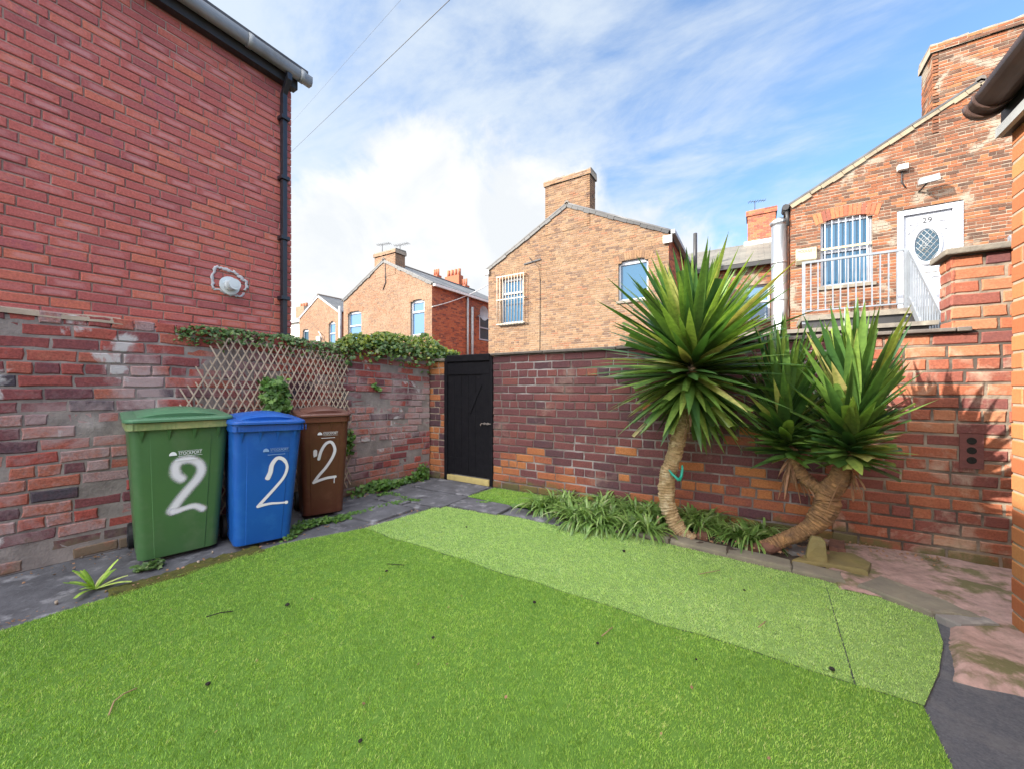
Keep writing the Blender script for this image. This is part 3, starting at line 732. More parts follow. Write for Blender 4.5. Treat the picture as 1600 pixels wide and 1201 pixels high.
# ================================================================== houses behind the yard
def arch_holes(x0, x1, z0, z1, rise):
    def f(z):
        if z < z0 or z > z1: return None
        if z < z1 - rise: return (x0, x1)
        t = math.sqrt(max(0, 1 - (z - (z1 - rise)) / max(rise, 1e-4)))
        m = (x0 + x1) / 2
        return (m - (m - x0) * t, m + (x1 - m) * t)
    return f
def window(parent, x0, x1, z0, z1, y, kind='casement', rise=.06, glass='glass', dep=.09, lintel_mat=None, sill=True, bars=None):
    fy = y + dep; f = MB(); w = .06
    f.box(x0, x0 + w, fy, fy + .07, z0, z1); f.box(x1 - w, x1, fy, fy + .07, z0, z1)
    f.box(x0 + w, x1 - w, fy, fy + .07, z0, z0 + w); f.box(x0 + w, x1 - w, fy, fy + .07, z1 - w - rise, z1)
    if kind == 'casement':
        zm = z0 + (z1 - z0) * .66
        f.box(x0 + w, x1 - w, fy - .012, fy + .07, zm - .04, zm + .04)
        f.box(x0 + w, x0 + w + .04, fy - .012, fy + .05, zm + .04, z1 - w - rise); f.box(x1 - w - .04, x1 - w, fy - .012, fy + .05, zm + .04, z1 - w - rise)
    if kind == 'sash':
        zm = z0 + (z1 - z0) * .52; f.box(x0 + w, x1 - w, fy - .01, fy + .07, zm - .035, zm + .035)
    wnd = f.build('window', M['white'], parent); bevel(wnd, .006)
    g = MB(); g.box(x0 + .02, x1 - .02, fy + .035, fy + .045, z0 + .02, z1 - .02)
    gg = g.build('pane', M[glass], parent)
    L = wnd.matrix_world
    gg.parent = wnd
    if sill:
        s = MB(); s.box(x0 - .06, x1 + .06, y - .05, y + dep, z0 - .08, z0 - .002); q = s.build('sill', M['coping'], parent); q.parent = wnd
    return wnd
def lintel(parent, x0, x1, z1, rise, y, mat, h=.22):
    mb = MB(); n = max(6, int((x1 - x0 + .2) / .075)); rg = random.Random(2); a0, a1 = x0 - .1, x1 + .1
    for i in range(n):
        u0 = a0 + (a1 - a0) * i / n + .004; u1 = a0 + (a1 - a0) * (i + 1) / n - .004
        def top(u): q = (u - (a0 + a1) / 2) / ((a1 - a0) / 2); return z1 - rise * q * q
        lean = .35 * ((u0 + u1) / 2 - (a0 + a1) / 2) * .35
        mb.hexa([(u0, y - .006, top(u0)), (u1, y - .006, top(u1)), (u1, y + .09, top(u1)), (u0, y + .09, top(u0)),
                 (u0 + lean, y - .006, top(u0) + h), (u1 + lean, y - .006, top(u1) + h), (u1 + lean, y + .09, top(u1) + h), (u0 + lean, y + .09, top(u0) + h)], 0, rg.random())
    return mb.build('lintel', mat, parent)
def gable_house(label, x0, x1, y, ze0, ze1, xap, zap, depth, bmat, mmat, holes, chim=None, cmat=None, side=None, smat=None, vergem='timber_dark', seed=50, rag=.002, course=.075, roofm='slate', L=.225, floor=.0):
    h = thing('house', label, 'house', ((x0 + x1) / 2, y, 0))
    def prof(z):
        if z <= min(ze0, ze1): return [(x0, x1)]
        a = x0 if z <= ze0 else x0 + (z - ze0) / (zap - ze0) * (xap - x0)
        b = x1 if z <= ze1 else x1 - (z - ze1) / (zap - ze1) * (x1 - xap)
        iv = [(a, b)] if b > a else []
        return iv
    def iv(z):
        r = prof(z) if z < zap else []
        hs_ = [q for q in (f(z) for f in holes) if q]
        return sub(r, hs_)
    mb = MB(); lay(mb, (0, y, 0), (1, 0, 0), (0, -1, 0), floor, zap, iv, t=.2, rec=.008, jit=.004 if rag else .002, rag=rag, simple=True, seed=seed, header=4, H=course, L=L)
    mb.build('wall', [M[bmat], M[mmat]], h)
    # side wall facing +x or -x
    for sx, on in ((x1, True), (x0, True)):
        mb = MB(); sgn = 1 if sx == x1 else -1
        lay(mb, (sx, y + .003, 0), (0, 1, 0), (sgn, 0, 0), floor, (ze1 if sgn > 0 else ze0) - .05, lambda z: sub([(0.0, depth)], [q for q in ([f(z) for f in (side or [])] if sgn > 0 else []) if q]), t=.19, rec=.008, jit=.003, simple=True, seed=seed + 3, header=4, L=L)
        mb.build('wall', [M[smat or bmat], M['mortar_house' if smat == 'brick_red' else mmat]], h)
    # roof planes
    mb = MB(); ov = .05
    for (xe, ze, sg) in ((x0, ze0, -1), (x1, ze1, 1)):
        sl = math.hypot(xap - xe, zap - ze); k = (zap - ze) / abs(xap - xe)
        xo = xe + sg * .12; zo = ze - .12 * k
        p = [(xo, y - ov, zo + .02), (xo, y + depth, zo + .02), (xap, y + depth, zap + .02), (xap, y - ov, zap + .02)]
        if sg < 0: p = p[::-1]; uv = [(0, sl), (depth, sl), (depth, 0), (0, 0)]; uv = [(0, 0), (0, 0), (0, 0), (0, 0)]
        uv = [(q[1] - y, math.hypot(q[0] - xe, q[2] - ze) if True else 0) for q in p]
        b = [mb.vert(q) for q in p]; b2 = [mb.vert((q[0], q[1], q[2] + .05)) for q in p]
        mb.face(b[::-1] , 0, .5, uv[::-1]); mb.face(b2, 0, .5, uv)
        for i in range(4): mb.face((b[i], b[(i + 1) % 4], b2[(i + 1) % 4], b2[i]), 0, .5, [(0, 0)] * 4)
    rf = mb.build('roof', M[roofm], h)
    mb = MB(); mb.tube([(xap, y - ov, zap + .06), (xap, y + depth, zap + .06)], .08, 8); q = mb.build('ridge', M['coping_dark'], h); q.parent = rf
    for (xe, ze) in ((x0, ze0), (x1, ze1)):
        mb = MB(); a = Vector((xe, y - .02, ze - .03)); b = Vector((xap, y - .02, zap - .03))
        rv_ = random.Random(seed + 5); nv = 16
        for q_ in range(nv):
            jt = Vector((0, 0, rv_.uniform(-.012, .012))) if vergem != 'white' else Vector()
            mb.beam(a.lerp(b, q_ / nv) + jt, a.lerp(b, (q_ + 1) / nv - .002) + jt, .045, .11 * (rv_.uniform(.7, 1.35) if vergem != 'white' else 1))
        mb.build('verge', M[vergem], h)
    if chim:
        cx0, cx1, cz0, cz1, cd_ = chim
        c = MB()
        lay(c, (cx0, y - .012, 0), (1, 0, 0), (0, -1, 0), cz0, cz1, lambda z: [(0, cx1 - cx0)], t=cd_ - .01, rec=.008, jit=.005, rag=rag, simple=True, seed=seed + 9, L=L)
        lay(c, (cx1 - .001, y - .012, 0), (0, 1, 0), (1, 0, 0), cz0, cz1, lambda z: [(.001, cd_ - .012)], t=.1, rec=.008, jit=.004, simple=True, seed=seed + 10)
        lay(c, (cx0 + .001, y - .012, 0), (0, 1, 0), (-1, 0, 0), cz0, cz1, lambda z: [(.001, cd_ - .012)], t=.1, rec=.008, jit=.004, simple=True, seed=seed + 11)
        ch = c.build('chimney', [M[cmat or bmat], M[mmat]], h)
        c = MB(); rg = random.Random(seed)
        lay(c, (cx0 - .05, y - .06, 0), (1, 0, 0), (0, -1, 0), cz1 + .0, cz1 + .15, lambda z: [(0, cx1 - cx0 + .1)], t=cd_ + .1, rec=.006, jit=.006, rag=rag, simple=True, seed=seed + 13)
        for i in range(9):
            u0 = cx0 - .04 + (cx1 - cx0 + .08) * i / 9; u1 = cx0 - .04 + (cx1 - cx0 + .08) * (i + 1) / 9
            zz = cz1 + .15
            c.hexa([(u0, y - .04, zz), (u1, y - .04, zz), (u1, y + cd_ + .03, zz), (u0, y + cd_ + .03, zz), (u0, y - .02, zz + rg.uniform(.03, .08)), (u1, y - .02, zz + rg.uniform(.03, .08)), (u1, y + cd_, zz + rg.uniform(.05, .1)), (u0, y + cd_, zz + rg.uniform(.05, .1))], 2)
        q = c.build('chimney_cap', [M[cmat or bmat], M[mmat], M['coping']], h); q.parent = ch
    return h
def aerial(label, base, hgt, arm, dirv, parent=None):
    mb = MB(); b = Vector(base); t = b + Vector((0, 0, hgt)); mb.tube([b, t], .014, 6)
    d = Vector(dirv).normalized(); a0 = t - d * arm * .4; a1 = t + d * arm * .6; mb.tube([a0, a1], .01, 5)
    pz = d.cross(Vector((0, 0, 1))).normalized()
    for k in range(7):
        c = a0.lerp(a1, .1 + .14 * k); mb.tube([c - pz * .16, c + pz * .16], .007, 4)
    return tag(mb.build('aerial', M['cable']), label, 'aerial')
Y1 = 12.5
# middle house
h3 = gable_house('tan brick gable house in the middle with a broad central chimney and barred window', -8.83, -2.2, Y1, 5.9, 5.98, -5.52, 7.6, 4.2, 'brick_mid', 'mortar_cream',
                 [arch_holes(-8.24, -7.28, 3.71, 5.43, .08), arch_holes(-3.73, -2.80, 4.05, 5.36, .12)], chim=(-6.35, -4.69, 6.7, 8.42, .55), smat='brick_red', seed=60, rag=.004)
wn = window(h3, -8.24, -7.28, 3.71, 5.43, Y1, 'casement', .08); lintel(h3, -8.24, -7.28, 5.43, .08, Y1, M['brick_mid'])
mb = MB()
for k in range(10):
    x = -8.34 + 1.16 * k / 9; mb.tube([(x, Y1 - .13, 3.66), (x, Y1 - .13, 5.5)], .013, 6)
for z in (3.68, 4.6, 5.47):
    mb.beam((-8.38, Y1 - .13, z), (-7.14, Y1 - .13, z), .02, .035)
    for x in (-8.36, -7.16): mb.beam((x, Y1 - .13, z), (x, Y1 + .0, z), .025, .025)
q = mb.build('window_grille', pm('grille', (.35, .26, .18), (.5, .46, .4), 6, .6), h3); q.parent = wn
window(h3, -3.73, -2.80, 4.05, 5.36, Y1, 'plain', .10); lintel(h3, -3.73, -2.80, 5.36, .12, Y1, M['brick_mid'])
mb = MB(); mb.beam((-2.07, Y1 - .08, 5.93), (-2.07, Y1 + 4.2, 5.93), .12, .12); mb.build('gutter', M['gutter_grey'], h3)
mb = MB(); mb.box(-2.35, -2.1, Y1 - .09, Y1 - .01, 5.62, 5.84); mb.build('corbel', M['white_dirty'], h3)
mb = MB(); mb.box(-9.0, -8.78, Y1 - .09, Y1 - .012, 5.66, 5.86); mb.build('corbel', M['white_dirty'], h3)
mb = MB(); mb.tube([(-2.1, Y1 + 3.9, 5.85), (-2.1, Y1 + 3.9, 1)], .04, 8); mb.build('downpipe', M['gutter_grey'], h3)
pb = PY(832, 409, Y1); mb = MB()
mb.beam((pb.x - .35, Y1 - .02, pb.z - .05), (pb.x + .35, Y1 - .02, pb.z + .02), .03, .05); mb.tube([(pb.x, Y1, pb.z), (pb.x + .05, Y1 - .3, pb.z + .05)], .015, 6)
mb.tube([(pb.x + .05, Y1 - .3, pb.z + .05), (pb.x + .3, Y1 - .05, pb.z - .3), (pb.x + .32, Y1 - .012, pb.z - .8), (pb.x + .3, Y1 - .012, pb.z - 3.6)], .009, 5)
mb.build('cable_bracket', M['cable'], h3)
# left house with the long slate roof
h2 = gable_house('pale orange brick gable house with two white windows and a long slate roof', -17.9, -11.8, Y1, 5.75, 5.78, -14.85, 7.25, 7.0, 'brick_pale', 'mortar_cream',
                 [arch_holes(-17.55, -16.5, 3.6, 5.12, .1), arch_holes(-13.1, -12.25, 3.6, 5.18, .1)], chim=(-15.5, -14.06, 6.5, 7.50, .6), smat='brick_red', seed=70, rag=.003,
                 side=[arch_holes(3.4, 4.3, 3.7, 4.9, .05)])
window(h2, -17.55, -16.5, 3.6, 5.12, Y1, 'sash', .08, 'glass_pale'); lintel(h2, -17.55, -16.5, 5.12, .1, Y1, M['brick_pale'])
window(h2, -13.1, -12.25, 3.6, 5.18, Y1, 'casement', .08, 'glass_pale'); lintel(h2, -13.1, -12.25, 5.18, .1, Y1, M['brick_pale'])
mb = MB(); mb.beam((-11.68, Y1, 5.70), (-11.68, Y1 + 7, 5.70), .12, .11); mb.build('gutter', M['white_dirty'], h2)
for yy, rr in ((14.85, .05), (15.2, .07)):
    mb = MB(); mb.tube([(-11.7, yy, 5.6 if rr < .06 else 5.2), (-11.7, yy, 1.0)], rr, 8); mb.build('downpipe', M['gutter_grey'], h2)
f = MB()
f.box(-11.86, -11.79, 15.9, 15.96, 3.7, 4.9); f.box(-11.86, -11.79, 16.74, 16.8, 3.7, 4.9); f.box(-11.86, -11.79, 15.96, 16.74, 3.7, 3.76); f.box(-11.86, -11.79, 15.96, 16.74, 4.84, 4.9)
f.box(-11.86, -11.79, 15.96, 16.74, 4.3, 4.36)
wn = f.build('window', M['white'], h2); g = MB(); g.box(-11.85, -11.835, 15.92, 16.78, 3.72, 4.88); q = g.build('pane', M['glass_dark'], h2); q.parent = wn
mb = MB(); dc = Vector((-11.45, 15.7, 4.95)); prof = []
for k in range(6):
    rr = .36 * k / 5; prof.append((rr, .10 * (k / 5) ** 2))
mb.loft([[dc + Vector((0, 0, 0)) + Vector((dz, rr * math.cos(t), rr * math.sin(t))) for t in [2 * math.pi * i / 20 for i in range(20)]] for rr, dz in prof[1:]], cap1=False)
mb.tube([(-11.8, 15.7, 4.8), dc], .025, 6)
mb.build('satellite_dish', M['gutter_grey'], h2)
c0 = PY(560 + 50, 408, Y1)
mb = MB(); mb.tube([(-14.75, Y1 - .02, 7.3), (-14.72, Y1 - .02, 6.2), (-14.9, Y1 - .02, 5.9)], .018, 5); mb.build('cable', M['cable'], h2)
mb = MB()
pa, pb_ = Vector((-11.78, Y1 - .02, 4.75)), Vector((-11.6, 16.5, 6.6))
mb.tube([pa.lerp(pb_, k / 8) - Vector((0, 0, .5 * (k / 8) * (1 - k / 8))) for k in range(9)], .022, 5); mb.build('cable', M['white_dirty'], h2)
aerial('television aerial on the left of the chimney above the pale brick gable house', (-15.2, Y1 + .2, 7.7), .45, .8, (1, .2, 0))
aerial('television aerial on the right of the chimney above the pale brick gable house', (-14.2, Y1 + .4, 7.75), .25, .9, (1, .1, 0))
# distant far left house
h1 = gable_house('small distant pale gable house left of the two-window house, with white verge boards', -26.3, -21.9, 15.0, 6.0, 6.0, -24.1, 7.25, 6.0, 'brick_pale', 'mortar_cream',
                 [arch_holes(-23.0, -22.3, 3.9, 5.45, .15), arch_holes(-25.9, -25.2, 3.8, 5.2, .1)], vergem='white', seed=80)
window(h1, -23.0, -22.3, 3.9, 5.45, 15.0, 'sash', .1, 'glass_pale'); window(h1, -25.9, -25.2, 3.8, 5.2, 15.0, 'plain', .1, 'glass_dark')
mb = MB(); mb.tube([(-21.75, 14.95, 6.3), (-21.75, 14.95, 2)], .09, 8); mb.build('downpipe', M['gutter_grey'], h1)
mb = MB(); mb.tube([(-24.0, 14.95, 4.9), (-23.6, 14.8, 4.7), (-23.5, 14.97, 4.3)], .03, 5); mb.box(-24.2, -23.8, 14.9, 14.99, 4.3, 4.6); mb.build('meter_box', M['white_dirty'], h1)
h0 = thing('house', 'pale rendered house behind the far left gable, with a brick chimney', 'house', (-33, 20, 0))
mb = MB(); mb.box(-38, -29.5, 18, 24, 0, 6.6); mb.build('wall', pm('render_pale', (.6, .57, .5), (.5, .48, .42), 2, .9), h0)
mb = MB(); mb.prism([(-38.2, 17.8, 6.6), (-38.2, 21, 8.0), (-38.2, 24.2, 6.6)], (8.9, 0, 0)); mb.build('roof', pm('roof_pale', (.32, .31, .3), (.25, .25, .25), 2, .8), h0)
cp = PY(468, 480, 20.5)
mb = MB(); lay(mb, (cp.x - .6, 20.5, 0), (1, 0, 0), (0, -1, 0), 7.0, cp.z, lambda z: [(0, 1.3)], t=.8, simple=True); ch = mb.build('chimney', [M['brick_pale'], M['mortar_cream']], h0)
for k in range(3):
    mb = MB(); x = cp.x - .35 + k * .4; mb.tube([(x, 20.9, cp.z), (x, 20.9, cp.z + .4)], .13, 10); q = mb.build('chimney_pot', M['terracotta'], h0); q.parent = ch
# main terrace row behind
tr = thing('terraced_house', 'stone-slated terraced house set back between the two brick gables', 'house', (-.7, 18, 0))
mb = MB(); lay(mb, (0, 16.6, 0), (1, 0, 0), (0, -1, 0), 1.0, 5.8, lambda z: sub([(-2.18, .9)], [(-.35, .45)] if 3.7 < z < 5.0 else []), t=.2, simple=True, seed=91); mb.build('wall', [M['brick_old'], M['mortar_cream']], tr)
window(tr, -.35, .45, 3.7, 5.0, 16.6, 'sash', .02, 'glass_pale')
mb = MB(); b = [mb.vert(p) for p in ((-2.9, 16.4, 5.78), (6, 16.4, 5.78), (6, 20.2, 7.62), (-2.9, 20.2, 7.62))]
mb.face(b, 0, .5, [(0, 0), (8.9, 0), (8.9, 4.2), (0, 4.2)])
b = [mb.vert(p) for p in ((-2.9, 16.4, 5.72), (6, 16.4, 5.72), (6, 24, 5.72), (-2.9, 24, 5.72), (-2.9, 20.2, 7.60), (6, 20.2, 7.60))]
mb.face((b[0], b[4], b[3]), 0); mb.face((b[1], b[2], b[5]), 0); mb.face((b[3], b[4], b[5], b[2]), 0, .5, [(0, 0), (0, 4), (9, 4), (9, 0)]); mb.face((b[0], b[3], b[2], b[1]))
rf = mb.build('roof', M['slate_stone'], tr)
mb = MB(); mb.box(-2.2, .7, 16.3, 16.45, 5.6, 5.74); mb.build('gutter', M['timber_dark'], tr)
mb = MB(); lay(mb, (-.27, 20.0, 0), (1, 0, 0), (0, -1, 0), 7.2, 8.75, lambda z: [(0, 1.02)], t=.8, rec=.006, simple=True, seed=92)
lay(mb, (-.33, 19.95, 0), (1, 0, 0), (0, -1, 0), 8.752, 8.98, lambda z: [(0, 1.14)], t=.9, rec=.006, simple=True, seed=93)
ch = mb.build('chimney', [M['brick_red'], M['mortar_house']], tr)
mb = MB(); mb.box(-.4, .9, 19.85, 19.98, 7.3, 7.62); q = mb.build('flashing', M['white_dirty'], tr); q.parent = ch
aerial('television aerial on the red chimney of the stone-slated terraced house', (-.0, 20.3, 8.98), .5, .7, (1, .3, 0))
vp = PY(1086, 400, 16.3)
mb = MB(); mb.tube([(vp.x, 16.35, 5.3), (vp.x, 16.35, 7.15)], .07, 8); mb.build('vent_pipe', M['timber_dark'], tr)
t2 = thing('terraced_house', 'slate roofed terraced house behind the pale gable house, only its chimney pots showing', 'house', (-15, 21, 0))
mb = MB(); mb.box(-21, -9, 19.6, 26, 0, 5.9); mb.build('wall', M['brick_pale'], t2)
mb = MB(); mb.prism([(-21, 19.55, 5.9), (-21, 22.8, 7.7), (-21, 26.05, 5.9)], (12, 0, 0)); mb.build('roof', M['coping_dark'], t2)
for (pxa, pxb, pyt, n) in ((674, 683, 421, 3), (695, 717, 423, 4), (718, 727, 436, 3)):
    A = PY(pxa, pyt, 22.5); B = PY(pxb, pyt, 22.5)
    mb = MB(); mb.box(A.x, B.x, 22.5, 23.0, 7.2, A.z - .5); ch = mb.build('chimney', M['brick_red'], t2)
    for k in range(n):
        x = A.x + (B.x - A.x) * (k + .5) / n; mb = MB(); mb.tube([(x, 22.75, A.z - .5), (x, 22.75, A.z)], (B.x - A.x) / n * .36, 10); q = mb.build('chimney_pot', M['terracotta'], t2); q.parent = ch
# right house with raised door
h4 = gable_house('weathered orange brick gable house on the right with a raised white front door', .79, 7.5, Y1, 6.02, 6.02, 4.13, 7.85, 4.2, 'brick_old', 'mortar_cream',
                 [arch_holes(1.41, 2.39, 3.81, 5.50, .1), arch_holes(2.82, 3.88, 3.05, 5.38, 0)], chim=(3.40, 5.1, 7.0, 8.8, .7), vergem='verge', seed=101, rag=.008)
wn = window(h4, 1.41, 2.39, 3.81, 5.50, Y1, 'sash', .05); lintel(h4, 1.41, 2.39, 5.50, .12, Y1, M['brick_red'], .26)
mb = MB()
for k in range(7):
    x = 1.50 + .8 * k / 6; mb.tube([(x, Y1 + .03, 3.84), (x, Y1 + .03, 5.46)], .012, 6)
q = mb.build('window_bar', M['white'], h4); q.parent = wn
mb = MB(); mb.beam((1.42, Y1 + .015, 4.75), (2.38, Y1 + .015, 4.75), .02, .05); q = mb.build('cross_bar', pm('rusty', (.5, .28, .1), (.6, .5, .3), 12, .7), h4); q.parent = wn
mb = MB(); f = lambda *a: mb.box(*a)
f(2.82, 2.93, Y1 - .02, Y1 + .1, 3.08, 5.37); f(3.72, 3.88, Y1 - .02, Y1 + .1, 3.08, 5.37); f(2.93, 3.72, Y1 - .02, Y1 + .1, 5.25, 5.37)
bevel(mb.build('door_frame', M['white'], h4), .008)
dr = MB(); dr.box(2.935, 3.715, Y1 + .04, Y1 + .085, 3.10, 5.245); door = dr.build('door', M['white'], h4); bevel(door, .004)
dcx, dcz = 3.325, 4.52
mb = MB(); ring = [(1.0, 0.0), (1.0, .03), (.86, .035), (.8, .01)]
n = 36
rs = [[(dcx + .25 * s * math.cos(2 * math.pi * i / n), Y1 + .04 - d, dcz + .46 * s * math.sin(2 * math.pi * i / n)) for i in range(n)] for s, d in ring]
mb.loft(rs, cap0=False, cap1=False); q = mb.build('oval_frame', M['white'], h4); q.parent = door
mb = MB(); mb.face([mb.vert((dcx + .205 * math.cos(2 * math.pi * i / n), Y1 + .033, dcz + .375 * math.sin(2 * math.pi * i / n))) for i in range(n)]); q = mb.build('pane', M['glass_dark'], h4); q.parent = door
mb = MB()
for k in range(-4, 5):
    for sg in (1, -1):
        pts = []
        for i in range(41):
            t = -1.2 + 2.4 * i / 40; x = k * .1 + t * .3 * sg; z = t * .42
            if (x / .2) ** 2 + (z / .37) ** 2 < 1: pts.append((dcx + x, Y1 + .029, dcz + z))
        if len(pts) > 1: mb.tube([pts[0], pts[-1]], .006, 4)
for (a, b, c) in ((-.02, .08, .06), (.05, .12, .04), (-.07, -.05, .05), (-.03, -.1, .045), (.02, .02, .05)):
    mb.tube([(dcx + a + c * math.cos(t), Y1 + .027, dcz + b + c * math.sin(t) * 1.1) for t in [k * .7 for k in range(9)]], .005, 4)
q = mb.build('leading', M['gutter_grey'], h4); q.parent = door
mb = MB()
for (x0, x1) in ((2.99, 3.28), (3.37, 3.66)):
    mb = MB()
    for (q0, q1, z0, z1) in ((x0, x0 + .03, 3.2, 3.82), (x1 - .03, x1, 3.2, 3.82), (x0 + .03, x1 - .03, 3.2, 3.23), (x0 + .03, x1 - .03, 3.79, 3.82)): mb.box(q0, q1, Y1 + .018, Y1 + .0395, z0, z1)
    q = mb.build('panel_moulding', M['white'], h4); q.parent = door
for sx in (-1, 1):
    for sz in (-1, 1):
        mb = MB(); a = (dcx + sx * .3, dcz + sz * .52); b = (dcx + sx * .3, dcz + sz * .3); c = (dcx + sx * .15, dcz + sz * .52)
        for p, q_ in ((a, b), (a, c), (b, c)): mb.beam((p[0], Y1 + .03, p[1]), (q_[0], Y1 + .03, q_[1]), .018, .025)
        q = mb.build('corner_moulding', M['white'], h4); q.parent = door
mb = MB(); mb.box(3.15, 3.5, Y1 + .02, Y1 + .039, 3.90, 3.97); mb.box(3.17, 3.48, Y1 + .014, Y1 + .0198, 3.91, 3.96); q = mb.build('letterbox', M['white_dirty'], h4); q.parent = door
def text(name, s, mat, loc, xdir, zdir, size, parent, ext=.001, wid=None, local=False):
    cu = bpy.data.curves.new(name, 'FONT'); cu.body = s; cu.size = size; cu.extrude = ext; cu.align_x = 'CENTER'; cu.align_y = 'CENTER'
    ob = bpy.data.objects.new(name, cu); COL.objects.link(ob)
    bpy.context.view_layer.update()
    me = bpy.data.meshes.new_from_object(ob.evaluated_get(bpy.context.evaluated_depsgraph_get()))
    COL.objects.unlink(ob); bpy.data.objects.remove(ob)
    me.materials.clear(); me.materials.append(mat)
    if wid:
        xs = [v.co.x for v in me.vertices]; k = wid / (max(xs) - min(xs))
        for v in me.vertices: v.co.x *= k
    x = Vector(xdir).normalized(); z = Vector(zdir).normalized(); nn = x.cross(z)
    m4 = Matrix((x, z, nn)).transposed().to_4x4(); m4.translation = Vector(loc) - (Vector((0, 0, 0)) if local else (parent.location if parent.parent is None else parent.parent.location))
    me.transform(m4)
    o = bpy.data.objects.new(name, me); COL.objects.link(o); o.parent = parent
    return o
q = text('house_number', '29', M['dark_text'], (3.325, Y1 + .03, 5.08), (1, 0, 0), (0, 0, 1), .17, h4); q.parent = door
al = thing('alarm_box', 'cream alarm box with lettering on the brick gable beside the barred window', 'alarm box', (1.15, Y1, 4.7))
A = PY(1243, 394, Y1); B = PY(1275, 408, Y1)
ax0, ax1, az1, az0 = A.x, B.x, A.z + .02, B.z - .06
mb = MB(); mb.prism([(ax0, Y1 - .006, az1), (ax0, Y1 - .13, az1), (ax0, Y1 - .13, az0 + .09), (ax0, Y1 - .05, az0), (ax0, Y1 - .006, az0)], (ax1 - ax0, 0, 0)); bevel(mb.build('case', M['box_cream'], al), .006)
text('lettering', 'MODULE 1', M['dark_text'], ((ax0 + ax1) / 2, Y1 - .132, az1 - .075), (1, 0, 0), (0, 0, 1), .09, al, wid=(ax1 - ax0) * .8)
lp = PY(1443, 291, Y1)
sc = thing('security_light', 'small floodlight on an arm on the brick gable above the white door', 'floodlight', tuple(lp))
mb = MB(); mb.tube([(lp.x - .08, Y1 - .0, lp.z - .12), (lp.x - .02, Y1 - .28, lp.z - .06)], .018, 6); mb.build('arm', M['cable'], sc)
mb = MB(); mb.hexa([(lp.x - .15, Y1 - .38, lp.z - .09), (lp.x + .17, Y1 - .38, lp.z - .06), (lp.x + .17, Y1 - .22, lp.z - .03), (lp.x - .15, Y1 - .22, lp.z - .06), (lp.x - .15, Y1 - .34, lp.z + .06), (lp.x + .17, Y1 - .34, lp.z + .1), (lp.x + .17, Y1 - .2, lp.z + .1), (lp.x - .15, Y1 - .2, lp.z + .06)])
bevel(mb.build('lamp_head', M['gutter_grey'], sc), .01)
lp = PY(1409, 265, Y1)
sc = thing('sensor', 'white motion sensor with a dangling cable, high on the brick gable', 'sensor', tuple(lp))
mb = MB(); mb.box(lp.x - .09, lp.x + .09, Y1 - .13, Y1 - .006, lp.z - .05, lp.z + .07); bevel(mb.build('case', M['white_dirty'], sc), .012)
mb = MB(); mb.tube([(lp.x, Y1 - .02, lp.z - .05), (lp.x - .01, Y1 - .02, lp.z - .3), (lp.x + .06, Y1 - .02, lp.z - .45)], .014, 5); mb.build('cable', M['cable'], sc)
mb = MB(); mb.tube([(.68, Y1 - .08, 5.98), (.68, Y1 + .3, 5.98)], .08, 8); mb.tube([(.70, Y1 + .0, 5.95), (.74, Y1 - .03, 5.5)], .04, 8); mb.build('gutter', M['timber_dark'], h4)
# flue pipe
fp = thing('flue_pipe', 'shiny silver flue pipe standing against the corner of the brick gable house', 'flue pipe', (.56, Y1 + .25, 0))
mb = MB(); mb.tube([(.56, Y1 + .25, 0.0), (.56, Y1 + .25, 5.62)], .185, 24); mb.build('pipe', M['metal'], fp)
for z in (2.6, 3.6, 4.6):
    mb = MB(); mb.tube([(.56, Y1 + .25, z), (.56, Y1 + .25, z + .05)], .192, 24); mb.build('joint_band', M['metal'], fp)
mb = MB(); mb.tube([(.56, Y1 + .25, 5.62), (.56, Y1 + .25, 5.72), (.56, Y1 + .25, 5.85)], [.185, .23, .05], 24); mb.build('cowl', M['metal'], fp)
# raised deck with railings and stairs
dk = thing('balcony', 'raised concrete landing with pale grey railings and stairs in front of the white door', 'balcony', (2.3, 11.9, 0))
mb = MB(); mb.box(.92, 4.2, 11.3, Y1 - .012, 2.83, 2.95); mb.build('slab', M['coping'], dk)
mb = MB(); mb.box(.95, 4.15, 11.36, 11.5, 2.58, 2.828); mb.build('beam', M['timber_dark'], dk)
for x in (1.0, 2.6, 4.1):
    mb = MB(); mb.box(x - .05, x + .05, 11.37, 11.47, 0, 2.578); mb.build('post', M['timber_dark'], dk)
mb = MB(); z0, z1 = 2.96, 4.19; ry = 11.38
mb.beam((.94, ry, z1), (2.72, ry, z1), .05, .05); mb.beam((.965, ry, z0 + .1), (2.70, ry, z0 + .1), .04, .03)
for x in (.97, 2.70): mb.box(x - .03, x + .03, ry - .03, ry + .03, z0 - .2, z1 - .026)
for k in range(1, 13):
    x = .97 + 1.73 * k / 13; mb.box(x - .012, x + .012, ry - .012, ry + .012, z0 + .116, z1 - .026)
mb.build('railing', M['rail'], dk)
for sx in (2.74, 4.12):
    mb = MB(); a = Vector((sx, 11.3, 4.15)); b = Vector((sx, 9.35, 2.28)); dn = Vector((0, 0, -1.02))
    mb.beam(a, b, .05, .05); mb.beam(a + dn, b + dn, .05, .14)
    for k in range(15):
        p = a.lerp(b, (k + .5) / 15); mb.box(p.x - .012, p.x + .012, p.y - .012, p.y + .012, p.z - .95, p.z - .03)
    for p in (a, b): mb.box(p.x - .026, p.x + .026, p.y - .026, p.y + .026, p.z - 1.0, p.z - .001)
    mb.build('stair_railing', M['rail'], dk)
mb = MB()
for k in range(12):
    y1_ = 11.3 - k * .2; z = 2.8 - k * .2
    mb.box(2.79, 4.08, y1_ - .26, y1_, z - .04, z)
mb.build('stairs', M['coping'], dk)
sh = thing('shed', 'low flat-roofed outbuilding with grey slab roof, below the railed landing', 'shed', (1.6, 10, 0))
